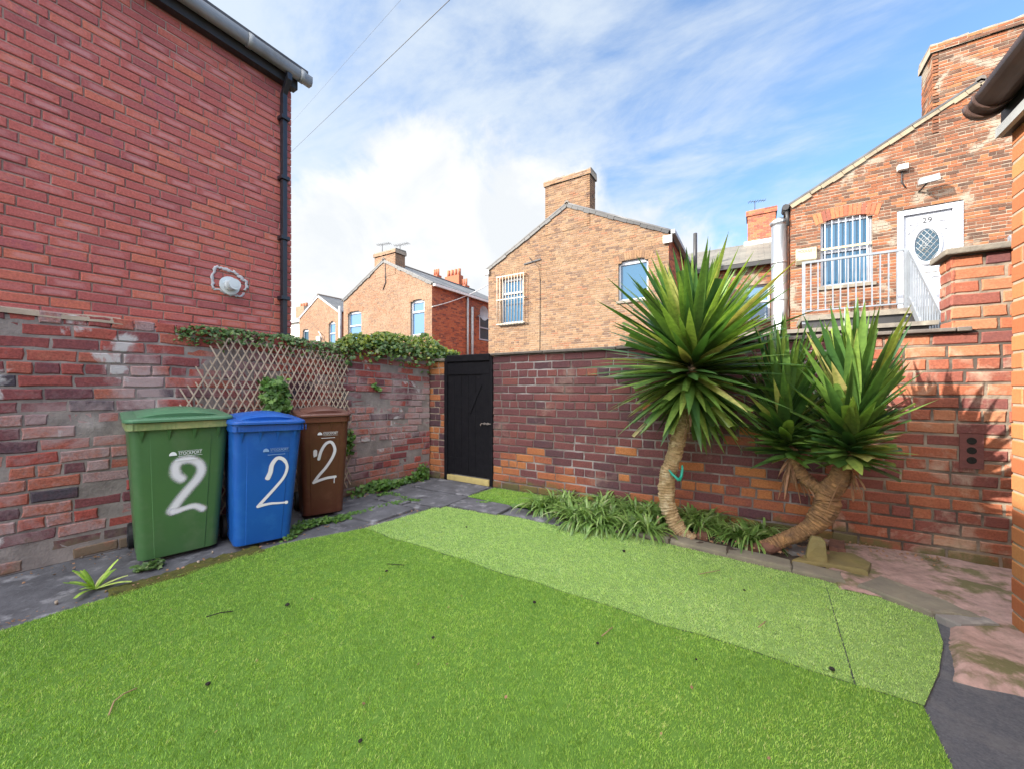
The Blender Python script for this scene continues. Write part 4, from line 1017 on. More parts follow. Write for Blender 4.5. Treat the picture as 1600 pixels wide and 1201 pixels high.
mb = MB(); mb.box(-.8, 2.6, 9.7, 11.1, 0, 2.36); mb.build('wall', M['coping_dark'], sh)
mb = MB(); mb.hexa([(-.9, 9.55, 2.364), (2.68, 9.55, 2.364), (2.68, 11.15, 2.46), (-.9, 11.15, 2.46), (-.9, 9.55, 2.44), (2.68, 9.55, 2.44), (2.68, 11.15, 2.54), (-.9, 11.15, 2.54)]); mb.build('roof', M['coping'], sh)
# overhead wires
def wire(label, a, b, sag, rad):
    mb = MB(); a = Vector(a); b = Vector(b)
    mb.tube([a.lerp(b, k / 24) - Vector((0, 0, 4 * sag * (k / 24) * (1 - k / 24))) for k in range(25)], [rad * (1 - .6 * k / 24) for k in range(25)], 5)
    return tag(mb.build('overhead_wire', M['cable']), label, 'wire')
def at(px, py, d):
    return Vector((0, 0, CAMH)) + ray(px, py) * d
wire('thick black overhead wire crossing the sky above the left house', at(880, -170, 6), at(430, 262, 16), .0, .009)
wire('thin faint overhead wire crossing the sky left of the thick one', at(760, -150, 9), at(400, 255, 22), .0, .004)

# ================================================================== wheelie bins
def rrect(w, d, r, z, y0=0.0, step=0.0, pw=.62):
    """rounded rectangle ring, front at -y; optional proud panel on the front"""
    pts = []; hw, hd = w / 2, d / 2
    for (cx, cy, a0) in ((-hw + r, -hd + r, 180), (hw - r, -hd + r, 270), (hw - r, hd - r, 0), (-hw + r, hd - r, 90)):
        for k in range(6):
            a = R(a0 + 90 * k / 5); pts.append((cx + r * math.cos(a), y0 + cy + r * math.sin(a), z))
        if a0 == 180:
            e = pw * hw; s = step
            pts += [(-e - .002, y0 - hd, z), (-e + .002, y0 - hd - s, z), (e - .002, y0 - hd - s, z), (e + .002, y0 - hd, z)]
    return pts
def make_bin(label, loc, rz, W, Dp, Hr, bm, lm, lean=0.0, rm=None):
    b = thing('wheelie_bin', label, 'wheelie bin', loc, 'wheelie bins against the left wall', rz)
    b.rotation_euler = (0, lean, rz)
    wb, db = W * .78, Dp * .72; z0 = .035
    def sec(t): return (wb + (W * .955 - wb) * t, db + (Dp * .93 - db) * t)
    def yc(t): return -.0 - .03 * t
    m = MB(); rings = []
    w_, d_ = sec(0); rings.append(rrect(w_ - .05, d_ - .05, .05, z0 - .012, yc(0), 0)); 
    for t in (0, .04, .3, .6, .93):
        w_, d_ = sec(t); rings.append(rrect(w_, d_, .055, z0 + t * (Hr - z0), yc(t), .004 if .03 < t < .9 else .001))
    w_, d_ = sec(1); rings.append(rrect(w_, d_, .055, Hr, yc(1), 0))
    m.loft(rings, smooth=False)
    body = m.build('body', bm, b, True)
    for p in body.data.polygons: p.use_smooth = True
    md = body.modifiers.new('es', 'EDGE_SPLIT'); md.split_angle = R(25)
    def fy(z): t = (z - z0) / (Hr - z0); w_, d_ = sec(t); return yc(t) - d_ / 2
    # rim collar with gussets
    m = MB(); wr, dr = W, Dp
    m.loft([rrect(wr - .03, dr - .03, .05, Hr - .055, yc(1), 0), rrect(wr, dr, .06, Hr - .05, yc(1), 0), rrect(wr, dr, .06, Hr + .0, yc(1), 0), rrect(wr - .05, dr - .05, .05, Hr + .004, yc(1), 0)], smooth=False)
    for sx in (-.36, -.12, .12, .36):
        x = sx * W; y = yc(1) - dr / 2 + .012
        g_ = MB(); g_.prism([(x - .012, y, Hr - .056), (x + .012, y, Hr - .056), (x + .001, fy(Hr - .14) - .001, Hr - .14), (x - .001, fy(Hr - .14) - .001, Hr - .14)], (0, .03, 0))
        g_.build('rim_bracket', bm, b, True)
    for k in range(int(W / .022)):
        x = -W * .44 + k * .022; m.box(x, x + .004, yc(1) - dr / 2 - .002, yc(1) - dr / 2 + .01, Hr - .047, Hr - .006)
    m.build('rim', rm or bm, b, True)
    # lid
    m = MB(); rings = []
    for s, dz in ((1.015, .006), (1.04, .004), (1.04, .022), (1.02, .03), (.93, .034)):
        rg = rrect(W * s, Dp * s, .07, 0, yc(1) - .008, 0)
        rings.append([(x, y, Hr + dz + .03 * max(0, (y / Dp + .5)) * (dz > .01)) for x, y, z in rg])
    m.loft(rings, cap0=False, smooth=False)
    lid = m.build('lid', lm, b, True); bevel(lid, .004)
    # raised central hump of the lid with curved front edge
    m = MB(); n = 14; secs = []
    for k in range(n + 1):
        u = -1 + 2 * k / n; x = u * W * .40
        arch = .042 * (1 - abs(u) ** 2.2) + .006
        yf = yc(1) - Dp * .5 + .05 + .05 * abs(u) ** 3
        yb = yc(1) + Dp * .43; base = Hr + .026
        secs.append([(x, yf + .012, base - .01), (x, yf, base + arch * .75), (x, yf + .03, base + .006 + arch), (x, 0, base + .026 + arch), (x, yb, base + .03 + arch * .6), (x, yb + .02, base + .02)])
    ids = [[m.vert(p) for p in q] for q in secs]
    for k in range(n):
        for i in range(5): m.face((ids[k][i], ids[k][i + 1], ids[k + 1][i + 1], ids[k + 1][i])[::-1], 0, .5, None, True)
    m.face(ids[0]); m.face(ids[-1][::-1])
    hm = m.build('lid_panel', lm, b, True); hm.parent = lid; hm.modifiers.new('es', 'EDGE_SPLIT').split_angle = R(35)
    # rear handle
    m = MB(); yb = yc(1) + Dp / 2
    m.tube([(-W * .4, yb - .02, Hr - .01), (-W * .4, yb + .05, Hr + .0), (W * .4, yb + .05, Hr + .0), (W * .4, yb - .02, Hr - .01)], .014, 8)
    m.build('handle', bm, b, True)
    for sx in (-1, 1):
        m = MB(); cx = sx * (wb / 2 + .012); cy = db / 2 - .0; r = .098
        m.tube([(cx - .024, cy, r), (cx - .018, cy, r), (cx + .018, cy, r), (cx + .024, cy, r)], [r - .01, r, r, r - .01], 24, smooth=False)
        wh = m.build('wheel', M['tyre'], b, True)
        m = MB(); m.tube([(cx - .027, cy, r), (cx + .027, cy, r)], .05, 14); q = m.build('hub', M['black'], b, True); q.parent = wh
    return b, fy
def bin_uv(b, fy, px, py, H=.55):
    """local x,z of a point seen on the front of a bin"""
    c = math.cos(b.rotation_euler[2]); s = math.sin(b.rotation_euler[2]); nrm = Vector((s, -c, 0)); xd = Vector((c, s, 0))
    z = H
    for _ in range(4):
        o = Vector(b.location) + nrm * (-fy(z)); p = PP(px, py, o, nrm); z = p.z
    return (p - Vector(b.location)).dot(xd), z
def stroke(b, fy, pts, wid, mat, name='number_marking', lift=.007, mul=None):
    q = [Vector((*bin_uv(b, fy, *p), 0)) for p in pts]
    fine = []
    for i in range(len(q) - 1):           # catmull-rom
        p0, p1, p2, p3 = q[max(i - 1, 0)], q[i], q[i + 1], q[min(i + 2, len(q) - 1)]
        for k in range(6):
            t = k / 6; fine.append(.5 * ((2 * p1) + (p2 - p0) * t + (2 * p0 - 5 * p1 + 4 * p2 - p3) * t * t + (3 * p1 - p0 - 3 * p2 + p3) * t ** 3))
    fine.append(q[-1]); m = MB(); ids = []; n = len(fine); rg = random.Random(3)
    d0 = (fine[1] - fine[0]).normalized(); d1 = (fine[-1] - fine[-2]).normalized()
    ext = [fine[0] - d0 * wid * .5] + fine + [fine[-1] + d1 * wid * .5]
    for i, p in enumerate(ext):
        d = (ext[min(i + 1, len(ext) - 1)] - ext[max(i - 1, 0)]).normalized(); nn = Vector((-d.y, d.x, 0))
        f_ = i / (len(ext) - 1); wv = wid * (mul(f_) if mul else 1)
        a = p + nn * wv / 2; c = p - nn * wv / 2
        ids.append((m.vert((a.x, fy(a.y) - lift, a.y)), m.vert((c.x, fy(c.y) - lift, c.y))))
    al_ = [0.0]
    for i in range(len(ext) - 1): al_.append(al_[-1] + (ext[i + 1] - ext[i]).length)
    uu = [min(q_, al_[-1] - q_) / (wid * .5) for q_ in al_]
    for i in range(len(ext) - 1):
        m.face((ids[i][0], ids[i][1], ids[i + 1][1], ids[i + 1][0])[::-1], 0, .5, [(uu[i], 0), (uu[i], 1), (uu[i + 1], 1), (uu[i + 1], 0)][::-1])
    return m.build(name, mat, b, True)
def logo(b, fy, pa, pb, mat, h):
    xa, za = bin_uv(b, fy, *pa); xb, zb = bin_uv(b, fy, *pb); zc = (za + zb) / 2; wd = xb - xa
    y = fy(zc) - .0068
    text('lettering', 'STOCKPORT', mat, (xa + wd * .63, y, zc), (1, 0, 0), (0, 0, 1), h, b, .0008, wd * .70, True)
    m = MB(); r = wd * .115; cx = xa + r; n = 12
    m.prism([(cx + r * math.cos(math.pi * k / n), y, zc - r * .5 + r * 1.25 * math.sin(math.pi * k / n)) for k in range(n + 1)][::-1], (0, .0015, 0))
    m.box(xa + wd * .26, xb, y, y + .0015, zc - h * .62, zc - h * .56); m.box(xa + wd * .26, xb, y, y + .0015, zc + h * .52, zc + h * .57)
    m.box(xa + wd * .18, xa + wd * .85, y - .001, y + .0005, zc - h * 1.5, zc - h * 1.36)
    m.build('emblem', mat, b, True)
zf8 = lambda pts: [(240 + x / 5, 680 + y / 5) for x, y in pts]
# green
thg = R(78); W, Dp = .605, .73
c1 = PG(215, 882); c2 = PG(342, 857); mid = (c1 + c2) / 2; nrm = Vector((math.sin(thg), -math.cos(thg), 0))
loc = mid - nrm * (Dp * .72 / 2 - .01)
gb, gfy = make_bin('large green wheelie bin with a white painted 2, nearest of the three', tuple(loc), thg, W, Dp, 1.035, M['green_bin'], M['green_lid'], rm=pm('green_rim', (.10, .19, .075), (.26, .29, .12), 7, .45, c3=(.33, .33, .15), s3=9, t3=(.5, .7)))
stroke(gb, gfy, zf8([(215, 335), (175, 300), (172, 235), (215, 195), (290, 185), (355, 215), (372, 270), (340, 335), (270, 415), (200, 500), (140, 585)]), .088, M['spray_soft'], mul=lambda f: 1.0 if f > .15 else 1.1)
stroke(gb, gfy, zf8([(150, 592), (190, 583), (250, 562), (320, 546), (380, 566)]), .074, M['spray_soft'], lift=.0075, mul=lambda f: .75 + .5 * abs(f - .45))
logo(gb, gfy, (264, 709), (316, 705), M['lettering'], .034)
# blue
thb = R(75); W, Dp = .51, .58
c1 = PG(378, 858); c2 = PG(443, 845); mid = (c1 + c2) / 2; nrm = Vector((math.sin(thb), -math.cos(thb), 0)); loc = mid - nrm * (Dp * .72 / 2 - .01)
bb, bfy = make_bin('blue wheelie bin with a thin white painted 2, between the green and brown ones', tuple(loc), thb, W, Dp, .99, M['blue_bin'], M['blue_bin'], lean=R(1.5))
stroke(bb, bfy, zf8([(872, 335), (893, 285), (905, 225), (945, 175), (995, 185), (1024, 240), (1000, 320), (930, 410), (860, 490), (805, 553)]), .030, M['spray_hard'], mul=lambda f: 1.5 - .9 * f if f < .5 else .85 + .3 * (f - .5))
stroke(bb, bfy, zf8([(805, 553), (850, 540), (910, 527), (965, 523), (1028, 515)]), .027, M['spray_hard'], lift=.0075, mul=lambda f: 1.1 - .5 * f + (.6 if f > .9 else 0))
logo(bb, bfy, (406, 704), (447, 700), M['lettering_blue'], .026)
# brown
tho = R(66); W, Dp = .47, .56
c1 = PG(476, 811); c2 = PG(534, 802); mid = (c1 + c2) / 2; nrm = Vector((math.sin(tho), -math.cos(tho), 0)); loc = mid - nrm * (Dp * .72 / 2 - .01)
ob, ofy = make_bin('brown wheelie bin with a white dripping 2, furthest of the three', tuple(loc), tho, W, Dp, 1.0, M['brown_bin'], M['brown_lid'])
stroke(ob, ofy, zf8([(1290, 182), (1308, 120), (1345, 62), (1388, 50), (1415, 100), (1400, 160), (1350, 240), (1290, 310), (1252, 362)]), .033, M['spray_hard'])
stroke(ob, ofy, zf8([(1250, 365), (1300, 345), (1355, 328), (1418, 318)]), .032, M['spray_hard'], lift=.0075)
stroke(ob, ofy, zf8([(1262, 122), (1262, 140), (1262, 150)]), .042, M['spray_hard'])
stroke(ob, ofy, zf8([(1412, 320), (1410, 345), (1409, 366)]), .010, M['spray_hard'], lift=.008)
stroke(ob, ofy, zf8([(1254, 150), (1253, 165)]), .010, M['spray_hard'], lift=.008)
logo(ob, ofy, (496, 679), (528, 674), M['lettering'], .030)

# ================================================================== trellis
tl = thing('trellis', 'weathered expanding diamond lattice trellis hung crooked on the left wall behind the bins', 'trellis', tuple(PL(430, 700)))
a0 = (PL(330, 524) - LA).dot(LU); a1 = (PL(536, 600) - LA).dot(LU); zt0 = PL(330, 522).z; zt1 = PL(534, 553).z; zbot = .12
NU = 21
def Uf(i): t = i / NU; return a0 + (a1 - a0) * (t + .16 * t * (1 - t))
def wp(u, z, off): return LA + LU * u + LN * off + Vector((0, 0, z))
mb = [MB(), MB()]; rg = random.Random(9)
run = .82                                           # horizontal run of a full-height slat
H_ = zt0 - zbot
for fam, sg in ((0, 1), (1, -1)):
    for i in range(-14, NU + 15):
        ub = Uf(max(min(i, NU + 15), -14)) if 0 <= i <= NU else (a0 + i * (a1 - a0) / NU * 1.12 if i < 0 else a1 + (i - NU) * (a1 - a0) / NU * .86)
        pts = []
        for k in range(61):
            f_ = k / 60; z = zbot + H_ * f_; u = ub + sg * run * (.5 - f_) + rg.uniform(-.001, .001)
            top = zt0 + (zt1 - zt0) * (u - a0) / (a1 - a0)
            left = a0 - .33 * (1 - (z - 1.05) / .6) if z > 1.05 else a0 - .33 + (1.05 - z) * .35
            if z < top and left + .05 * math.sin(i * 2.1) < u < a1 + .02 + .06 * (1 - f_) + .025 * math.sin(i * 1.7): pts.append((u, z))
        if len(pts) > 4:
            p, q = pts[0], pts[-1]
            off = .022 + fam * .008
            mb[fam].beam(wp(p[0], p[1], off + rg.uniform(0, .01)), wp(q[0], q[1], off + rg.uniform(0, .01)), .005, .011, tuple(LU), 0, rg.random())
mb[0].build('slats', M['slat'], tl); mb[1].build('slats', M['slat'], tl)

# ================================================================== foliage helpers
def ivy_leaf(mb, p, nrm, size, rng, rv):
    n = Vector(nrm).normalized(); x = n.orthogonal().normalized(); x = Matrix.Rotation(rng.uniform(0, 6.28), 3, n) @ x; y = n.cross(x)
    sh = ((0, -.45), (.42, -.3), (.34, .02), (.55, .18), (.2, .28), (0, .62), (-.2, .28), (-.55, .18), (-.34, .02), (-.42, -.3))
    c = mb.vert(p + n * size * .10)
    ids = [mb.vert(p + x * (a * size) + y * (b * size) - n * abs(a) * size * .12) for a, b in sh]
    for i in range(10): mb.face((c, ids[i], ids[(i + 1) % 10]), 0, rv, None, True)
def ivy_mass(name, label, cat, path, spread, n, size, mats, seed, up=.6, nbias=(.5, -.3, .6), group=None, hang=0.0, stems=True):
    """path: list of (point, radius_along_normal, radius_vertical)"""
    rng = random.Random(seed); mbs = [MB() for _ in mats]
    base = thing(name, label, cat, tuple(path[len(path) // 2][0]), group)
    for k in range(n):
        t = rng.random() * (len(path) - 1); i = int(t); f = t - i
        (p, rn, rvv), (p2, rn2, rv2) = path[i], path[i + 1]
        c = Vector(p).lerp(Vector(p2), f); a = rn + (rn2 - rn) * f; b = rvv + (rv2 - rvv) * f
        th = rng.uniform(0, 6.28); r = math.sqrt(rng.random())
        lump = .7 + .6 * mnoise.noise(Vector((c.x * 3.1, c.y * 3.1, seed)))
        q = c + LN * (a * r * math.cos(th)) * lump + Vector((rng.uniform(-spread, spread), rng.uniform(-spread, spread), b * r * math.sin(th) * lump))
        if hang and rng.random() < .18: q.z -= rng.uniform(0, hang); q += LN * (a * .55)
        n3 = Vector(nbias) + Vector((rng.uniform(-.8, .8), rng.uniform(-.8, .8), rng.uniform(-.6, .9)))
        mi = 0 if len(mats) == 1 else (1 if rng.random() < .35 + .6 * (q.z > c.z) else 0)  # upper leaves get the second, sunlit-coloured material more often
        ivy_leaf(mbs[mi], q, n3, size * rng.uniform(.6, 1.25), rng, min(1, rng.betavariate(2, 2)))
    for m_, mt in zip(mbs, mats): 
        if m_.f: m_.build('leaves', mt, base)
    if stems:
        m_ = MB()
        for k in range(int(len(path) * 3)):
            i = rng.randrange(len(path) - 1); a = Vector(path[i][0]); b = Vector(path[i + 1][0])
            pts = [a.lerp(b, f) + Vector((rng.uniform(-.03, .03), rng.uniform(-.03, .03), rng.uniform(-.04, .04))) for f in (0, .35, .7, 1.1)]
            m_.tube(pts, .003, 4)
        m_.build('stems', M['twig'], base)
    return base
def wallpath(pxs, off, rn, rv):
    return [(PL(x, y, off), rn * (s if s else 1), rv * (s if s else 1)) for x, y, s in pxs]
ivy_mass('ivy', 'variegated ivy trailing along the left wall top above the trellis', 'ivy',
         wallpath([(268, 518, .35), (290, 517, .8), (325, 518, 1.0), (355, 523, .9), (400, 527, .9), (440, 530, 1.0), (475, 537, .95), (505, 543, .8), (540, 549, .7)], -.05, .11, .085), .03, 2800, .036, [M['ivy'], M['ivy']], 1, hang=.12)
ivy_mass('ivy', 'bushy ivy on the left wall top nearest the gate, upper leaves coloured sunlit yellow', 'ivy',
         wallpath([(525, 542, .55), (560, 536, .9), (590, 534, 1.15), (615, 538, 1.25), (645, 543, 1.25), (668, 546, 1.1), (690, 551, .7), (714, 555, .3)], -.06, .19, .19), .05, 3600, .05, [M['ivy'], M['ivy_sun_yellow']], 2, hang=.2)
ivy_mass('creeper', 'dark green creeper growing through the trellis above the blue bin', 'creeper',
         wallpath([(425, 594, .4), (425, 612, .9), (428, 628, 1.2), (430, 645, 1.2)], .04, .05, .10), .11, 420, .06, [M['weed']], 3, nbias=(.9, -.3, .3))
ivy_mass('creeper', 'leafy creeper along the foot of the left wall beside the gate pier', 'creeper',
         [(PG(552, 775), .07, .10), (PG(570, 765) + Vector((0, 0, .06)), .10, .12), (PG(592, 768) + Vector((0, 0, .08)), .12, .13), (PG(610, 762) + Vector((0, 0, .04)), .1, .08), (PG(640, 752) + Vector((0, 0, .05)), .08, .1), (PG(662, 748) + Vector((0, 0, .12)), .06, .16)], .07, 950, .05, [M['weed']], 4)
ivy_mass('creeper', 'small tuft of leaves sprouting from the left wall right of the trellis', 'creeper',
         wallpath([(582, 600, .6), (590, 605, .8), (592, 610, .5)], .03, .03, .04), .03, 50, .045, [M['weed']], 5, stems=False)
ivy_mass('creeper', 'creeper behind the lattice at the right edge of the brown bin', 'creeper',
         wallpath([(545, 672, .6), (546, 690, 1.0), (544, 705, .6)], .02, .03, .08), .04, 130, .05, [M['weed']], 6)
ivy_mass('weed', 'low leafy weeds at the foot of the brown bin beside the lawn', 'weed',
         [(PG(445, 843) + Vector((0, 0, .02)), .05, .03), (PG(470, 826) + Vector((0, 0, .03)), .12, .045), (PG(500, 818) + Vector((0, 0, .03)), .1, .045), (PG(530, 812) + Vector((0, 0, .02)), .06, .03), (PG(560, 803) + Vector((0, 0, .015)), .05, .02), (PG(600, 792) + Vector((0, 0, .012)), .04, .02), (PG(640, 782) + Vector((0, 0, .012)), .03, .02)], .04, 900, .032, [M['weed']], 7, nbias=(.3, -.3, .9), stems=False)
ivy_mass('weed', 'low leafy weeds in the cracks of the flagstones towards the gate', 'weed',
         [(PG(590, 775) + Vector((0, 0, .02)), .05, .02), (PG(612, 772) + Vector((0, 0, .02)), .06, .02), (PG(640, 783) + Vector((0, 0, .02)), .04, .015), (PG(655, 784) + Vector((0, 0, .02)), .03, .015)], .035, 220, .028, [M['weed']], 17, nbias=(.3, -.3, .9), stems=False)
ivy_mass('weed', 'dark leafy weed at the front left corner of the green bin', 'weed',
         [(PG(218, 893) + Vector((0, 0, .02)), .04, .03), (PG(238, 888) + Vector((0, 0, .03)), .05, .035), (PG(252, 882) + Vector((0, 0, .02)), .03, .025)], .03, 120, .035, [M['ivy']], 8, nbias=(.3, -.3, .9), stems=False)
for k, (px, py, lb) in enumerate(((757, 787, 'small weed on the slabs at the lawn edge in front of the gate mat'), (805, 792, 'small weed at the lawn edge left of the strappy plants'), (838, 797, 'small weed by the kerb under the strappy plants'))):
    ivy_mass('weed', lb, 'weed', [(PG(px - 8, py) + Vector((0, 0, .02)), .03, .02), (PG(px + 8, py) + Vector((0, 0, .02)), .03, .02)], .025, 45, .03, [M['weed']], 30 + k, nbias=(.2, -.3, .9), stems=False)

def strap(mb, base, az, length, width, elev, droop, rng, rv, segs=7, fold=.25, cut=0.0, twist=0.0):
    d = Vector((math.cos(az) * math.cos(elev), math.sin(az) * math.cos(elev), math.sin(elev))); p = Vector(base); side0 = Vector((-math.sin(az), math.cos(az), 0))
    prev = None; st = length / segs
    for k in range(segs + 1):
        f = k / segs
        wv = width * (min(1, .55 + 1.3 * f) if f < .35 else 1.0) * (1 - (max(0, f - .35) / .65) ** 1.6 * (1 - cut) if f > .35 else 1)
        sd = side0; up = sd.cross(d).normalized()
        if twist: q_ = Matrix.Rotation(twist * f, 3, d); sd = q_ @ sd; up = q_ @ up
        wv = max(wv, .0012)
        row = (mb.vert(p - sd * wv / 2 - up * 0), mb.vert(p - up * fold * wv * .5), mb.vert(p + sd * wv / 2))
        if prev:
            mb.face((prev[0], prev[1], row[1], row[0]), 0, rv, None, True); mb.face((prev[1], prev[2], row[2], row[1]), 0, min(1, rv + .06), None, True)
        prev = row
        p = p + d * st
        d = (d + Vector((0, 0, -droop * st / max(length, .01) * (.4 + 1.2 * f)))).normalized()

# ================================================================== yuccas
def crown(mb, mbd, stem0, stem1, n, Lmax, width, rng, elo=-45, ehi=85, cutp=.45, dry=0, lowk=.5, lp=1.0, topk=.1, ep=.72):
    s0 = Vector(stem0); s1 = Vector(stem1)
    for k in range(n):
        f = (k + rng.random()) / n                   # 0 bottom .. 1 top
        az = k * 2.39996 + rng.uniform(-.35, .35)
        e = R(elo + (ehi - elo) * f ** ep + rng.uniform(-9, 9))
        Ln = Lmax * (lowk + (1 - lowk) * min(1, f * 1.15) ** lp) * rng.uniform(.72, 1.06) * (1 - topk * max(0, f - .7) / .3)
        ct = rng.uniform(.55, .95) if rng.random() < cutp * (1.25 - f) else 0.0
        if ct: Ln *= rng.uniform(.55, .85)
        base = s0.lerp(s1, f); rv = min(.9, max(0, rng.betavariate(1.6, 1.8) * .9))
        if rng.random() < .04: rv = rng.uniform(.9, 1)
        strap(mb, base, az, Ln, width * rng.uniform(.8, 1.15), e, rng.uniform(.05, .42) * (1.15 - f), rng, rv, 7, .4, ct, rng.uniform(-.5, .5))
    for k in range(dry * 3):
        az = rng.uniform(0, 6.28); strap(mbd, s0 - Vector((0, 0, rng.uniform(0, .06))), az, Lmax * rng.uniform(.15, .42), width * rng.uniform(.15, .5), R(rng.uniform(-85, -40)), rng.uniform(.3, 1.2), rng, rng.random(), 6, .5, rng.choice((0, .3)), rng.uniform(-2.5, 2.5))
def trunk(mb, ctrl, seed=1, ring=.022, seg=14):
    """ctrl: list of (point, radius); knobbly ringed stem"""
    rng = random.Random(seed); P = [Vector(p) for p, r in ctrl]; Rr = [r for p, r in ctrl]; pts = []; rad = []
    for i in range(len(P) - 1):
        p0, p1, p2, p3 = P[max(i - 1, 0)], P[i], P[i + 1], P[min(i + 2, len(P) - 1)]
        m = max(2, int((p2 - p1).length / (ring / 3)))
        for k in range(m):
            t = k / m
            pts.append(.5 * ((2 * p1) + (p2 - p0) * t + (2 * p0 - 5 * p1 + 4 * p2 - p3) * t * t + (3 * p1 - p0 - 3 * p2 + p3) * t ** 3)); rad.append(Rr[i] + (Rr[i + 1] - Rr[i]) * t)
    pts.append(P[-1]); rad.append(Rr[-1])
    b0 = len(mb.v)
    rad = [r * (1 + (.06 if i % 3 == 0 else -.015 if i % 3 == 1 else -.045) * rng.uniform(.0, 1.5) + rng.uniform(-.02, .02)) for i, r in enumerate(rad)]
    mb.tube(pts, rad, seg, smooth=False)
    for v in range(b0, len(mb.v)):
        q = Vector(mb.v[v]); h = mnoise.noise(q * 45) * .009 + mnoise.noise(q * 12) * .012
        mb.v[v] = tuple(q + Vector((h, mnoise.noise(q * 31 + Vector((5, 0, 0))) * .004, h * .6)))
    mb.r[-(len(pts) - 1) * seg - 2:] = [rng.random() for _ in range((len(pts) - 1) * seg + 2)]
yA = 3.66
y1 = thing('yucca', 'tall single-trunked yucca with a big round crown in front of the back wall', 'yucca', tuple(PG(1066, 838)))
mb = MB(); trunk(mb, [(PY(1085, 846, yA - .04), .062), (PY(1062, 828, yA), .066), (PY(1044, 790, yA), .068), (PY(1043, 745, yA), .066), (PY(1056, 700, yA), .062), (PY(1067, 655, yA), .060), (PY(1075, 610, yA), .066), (PY(1080, 570, yA), .05), (PY(1082, 520, yA), .03)], 2)
mb.build('trunk', M['trunk'], y1)
mb = MB(); mbd = MB(); rng = random.Random(77)
crown(mb, mbd, PY(1077, 605, yA), PY(1084, 540, yA), 400, 1.04, .078, rng, -54, 74, .35, 14, .64, .6, .22, .85)
mb.build('crown', M['yucca'], y1); tag(mbd.build('dead_leaves', M['yucca_dry'], y1), 'dry brown leaves hanging below the crown')
yB = 3.62
y2 = thing('yucca', 'yucca with a leaning forked trunk and two crowns, right of the tall one', 'yucca', tuple(PG(1190, 862)))
mb = MB()
fk = PY(1288, 768, yB)
trunk(mb, [(PY(1168, 858, yB), .03), (PY(1192, 855, yB), .055), (PY(1225, 842, yB), .05), (PY(1262, 826, yB), .058), (PY(1282, 806, yB), .08), (PY(1293, 785, yB), .083), (fk + Vector((.02, 0, 0)), .075), (PY(1311, 748, yB - .03), .062), (PY(1320, 722, yB - .05), .058), (PY(1325, 690, yB - .06), .035)], 3)
trunk(mb, [(fk, .05), (PY(1266, 754, yB + .05), .048), (PY(1246, 728, yB + .08), .046), (PY(1238, 695, yB + .1), .03)], 4)
mb.build('trunk', M['trunk2'], y2)
mb = MB(); mb.tube([PY(1163, 864, yB - .02), PY(1180, 858, yB - .02), PY(1200, 855, yB - .02), PY(1216, 850, yB)], [.02, .045, .052, .045], 10)
for v in range(len(mb.v)):
    q = Vector(mb.v[v]); mb.v[v] = tuple(q + Vector((1, 1, 1)) * mnoise.noise(q * 25) * .012)
mb.build('root', M['root'], y2)
for (b0, b1, n, Lm, dry, sd, cp, eh) in ((PY(1236, 712, yB + .09), PY(1222, 640, yB + .12), 190, .80, 14, 5, .6, 82), (PY(1326, 718, yB - .08), PY(1336, 640, yB - .12), 230, .80, 3, 9, .6, 84)):
    mb = MB(); mbd = MB(); crown(mb, mbd, b0, b1, n, Lm, .074, random.Random(sd), -14, eh, cp, dry, .42, 1.25, .05)
    mb.build('crown', M['yucca'], y2); tag(mbd.build('dead_leaves', M['yucca_dry'], y2), 'dry orange leaves under the crown')
# teal clip hooked on the trunk
tp = PY(1060, 745, yA - .075)
mb = MB()
A = PY(1045, 733, yA - .085); Bm = PY(1061, 750, yA - .095); C = PY(1066, 726, yA - .07)
mb.tube([A, A.lerp(Bm, .4) + Vector((0, 0, -.006)), A.lerp(Bm, .8), Bm], [.006, .011, .012, .013], 10)
mb.tube([Bm, Bm.lerp(C, .3) + Vector((.012, 0, 0)), Bm.lerp(C, .75) + Vector((.008, 0, 0)), C], [.013, .012, .01, .006], 10)
tag(mb.build('plant_clip', M['teal']), 'teal plastic V-shaped clip hooked on the tall yucca trunk', 'clip')

# ================================================================== strappy plants in the bed
def clump(mb, n, Lm, rng, wd=.016):
    for k in range(n):
        az = rng.uniform(0, 6.28); r = rng.uniform(0, .045)
        strap(mb, (math.cos(az) * r, math.sin(az) * r, .0), az + rng.uniform(-.5, .5), Lm * rng.uniform(.6, 1.1), wd * rng.uniform(.7, 1.15), R(rng.uniform(22, 78)), rng.uniform(2.6, 4.6), rng, min(1, rng.betavariate(2, 2)), 8, .3)
protos = []
for v in range(4):
    m = MB(); clump(m, 80, .38, random.Random(200 + v), .023); protos.append(m)
spots = [(846, 800, 'leftmost, beside the gate mat'), (866, 796, ''), (892, 812, ''), (888, 790, ''), (915, 803, ''), (918, 822, ''), (942, 797, ''), (955, 818, ''), (975, 806, ''), (985, 830, ''), (1008, 812, ''), (1012, 836, ''), (1030, 820, ''), (876, 800, ''), (902, 798, ''), (930, 812, ''), (962, 800, ''), (994, 816, ''), (1020, 806, ''), (940, 826, ''), (900, 820, ''), (1122, 834, 'r'), (1080, 818, 'r'), (1092, 832, 'r'), (1108, 822, 'r'), (1150, 846, 'r'), (1172, 850, 'r'), (1192, 842, 'r')]
meshes = [None] * 4
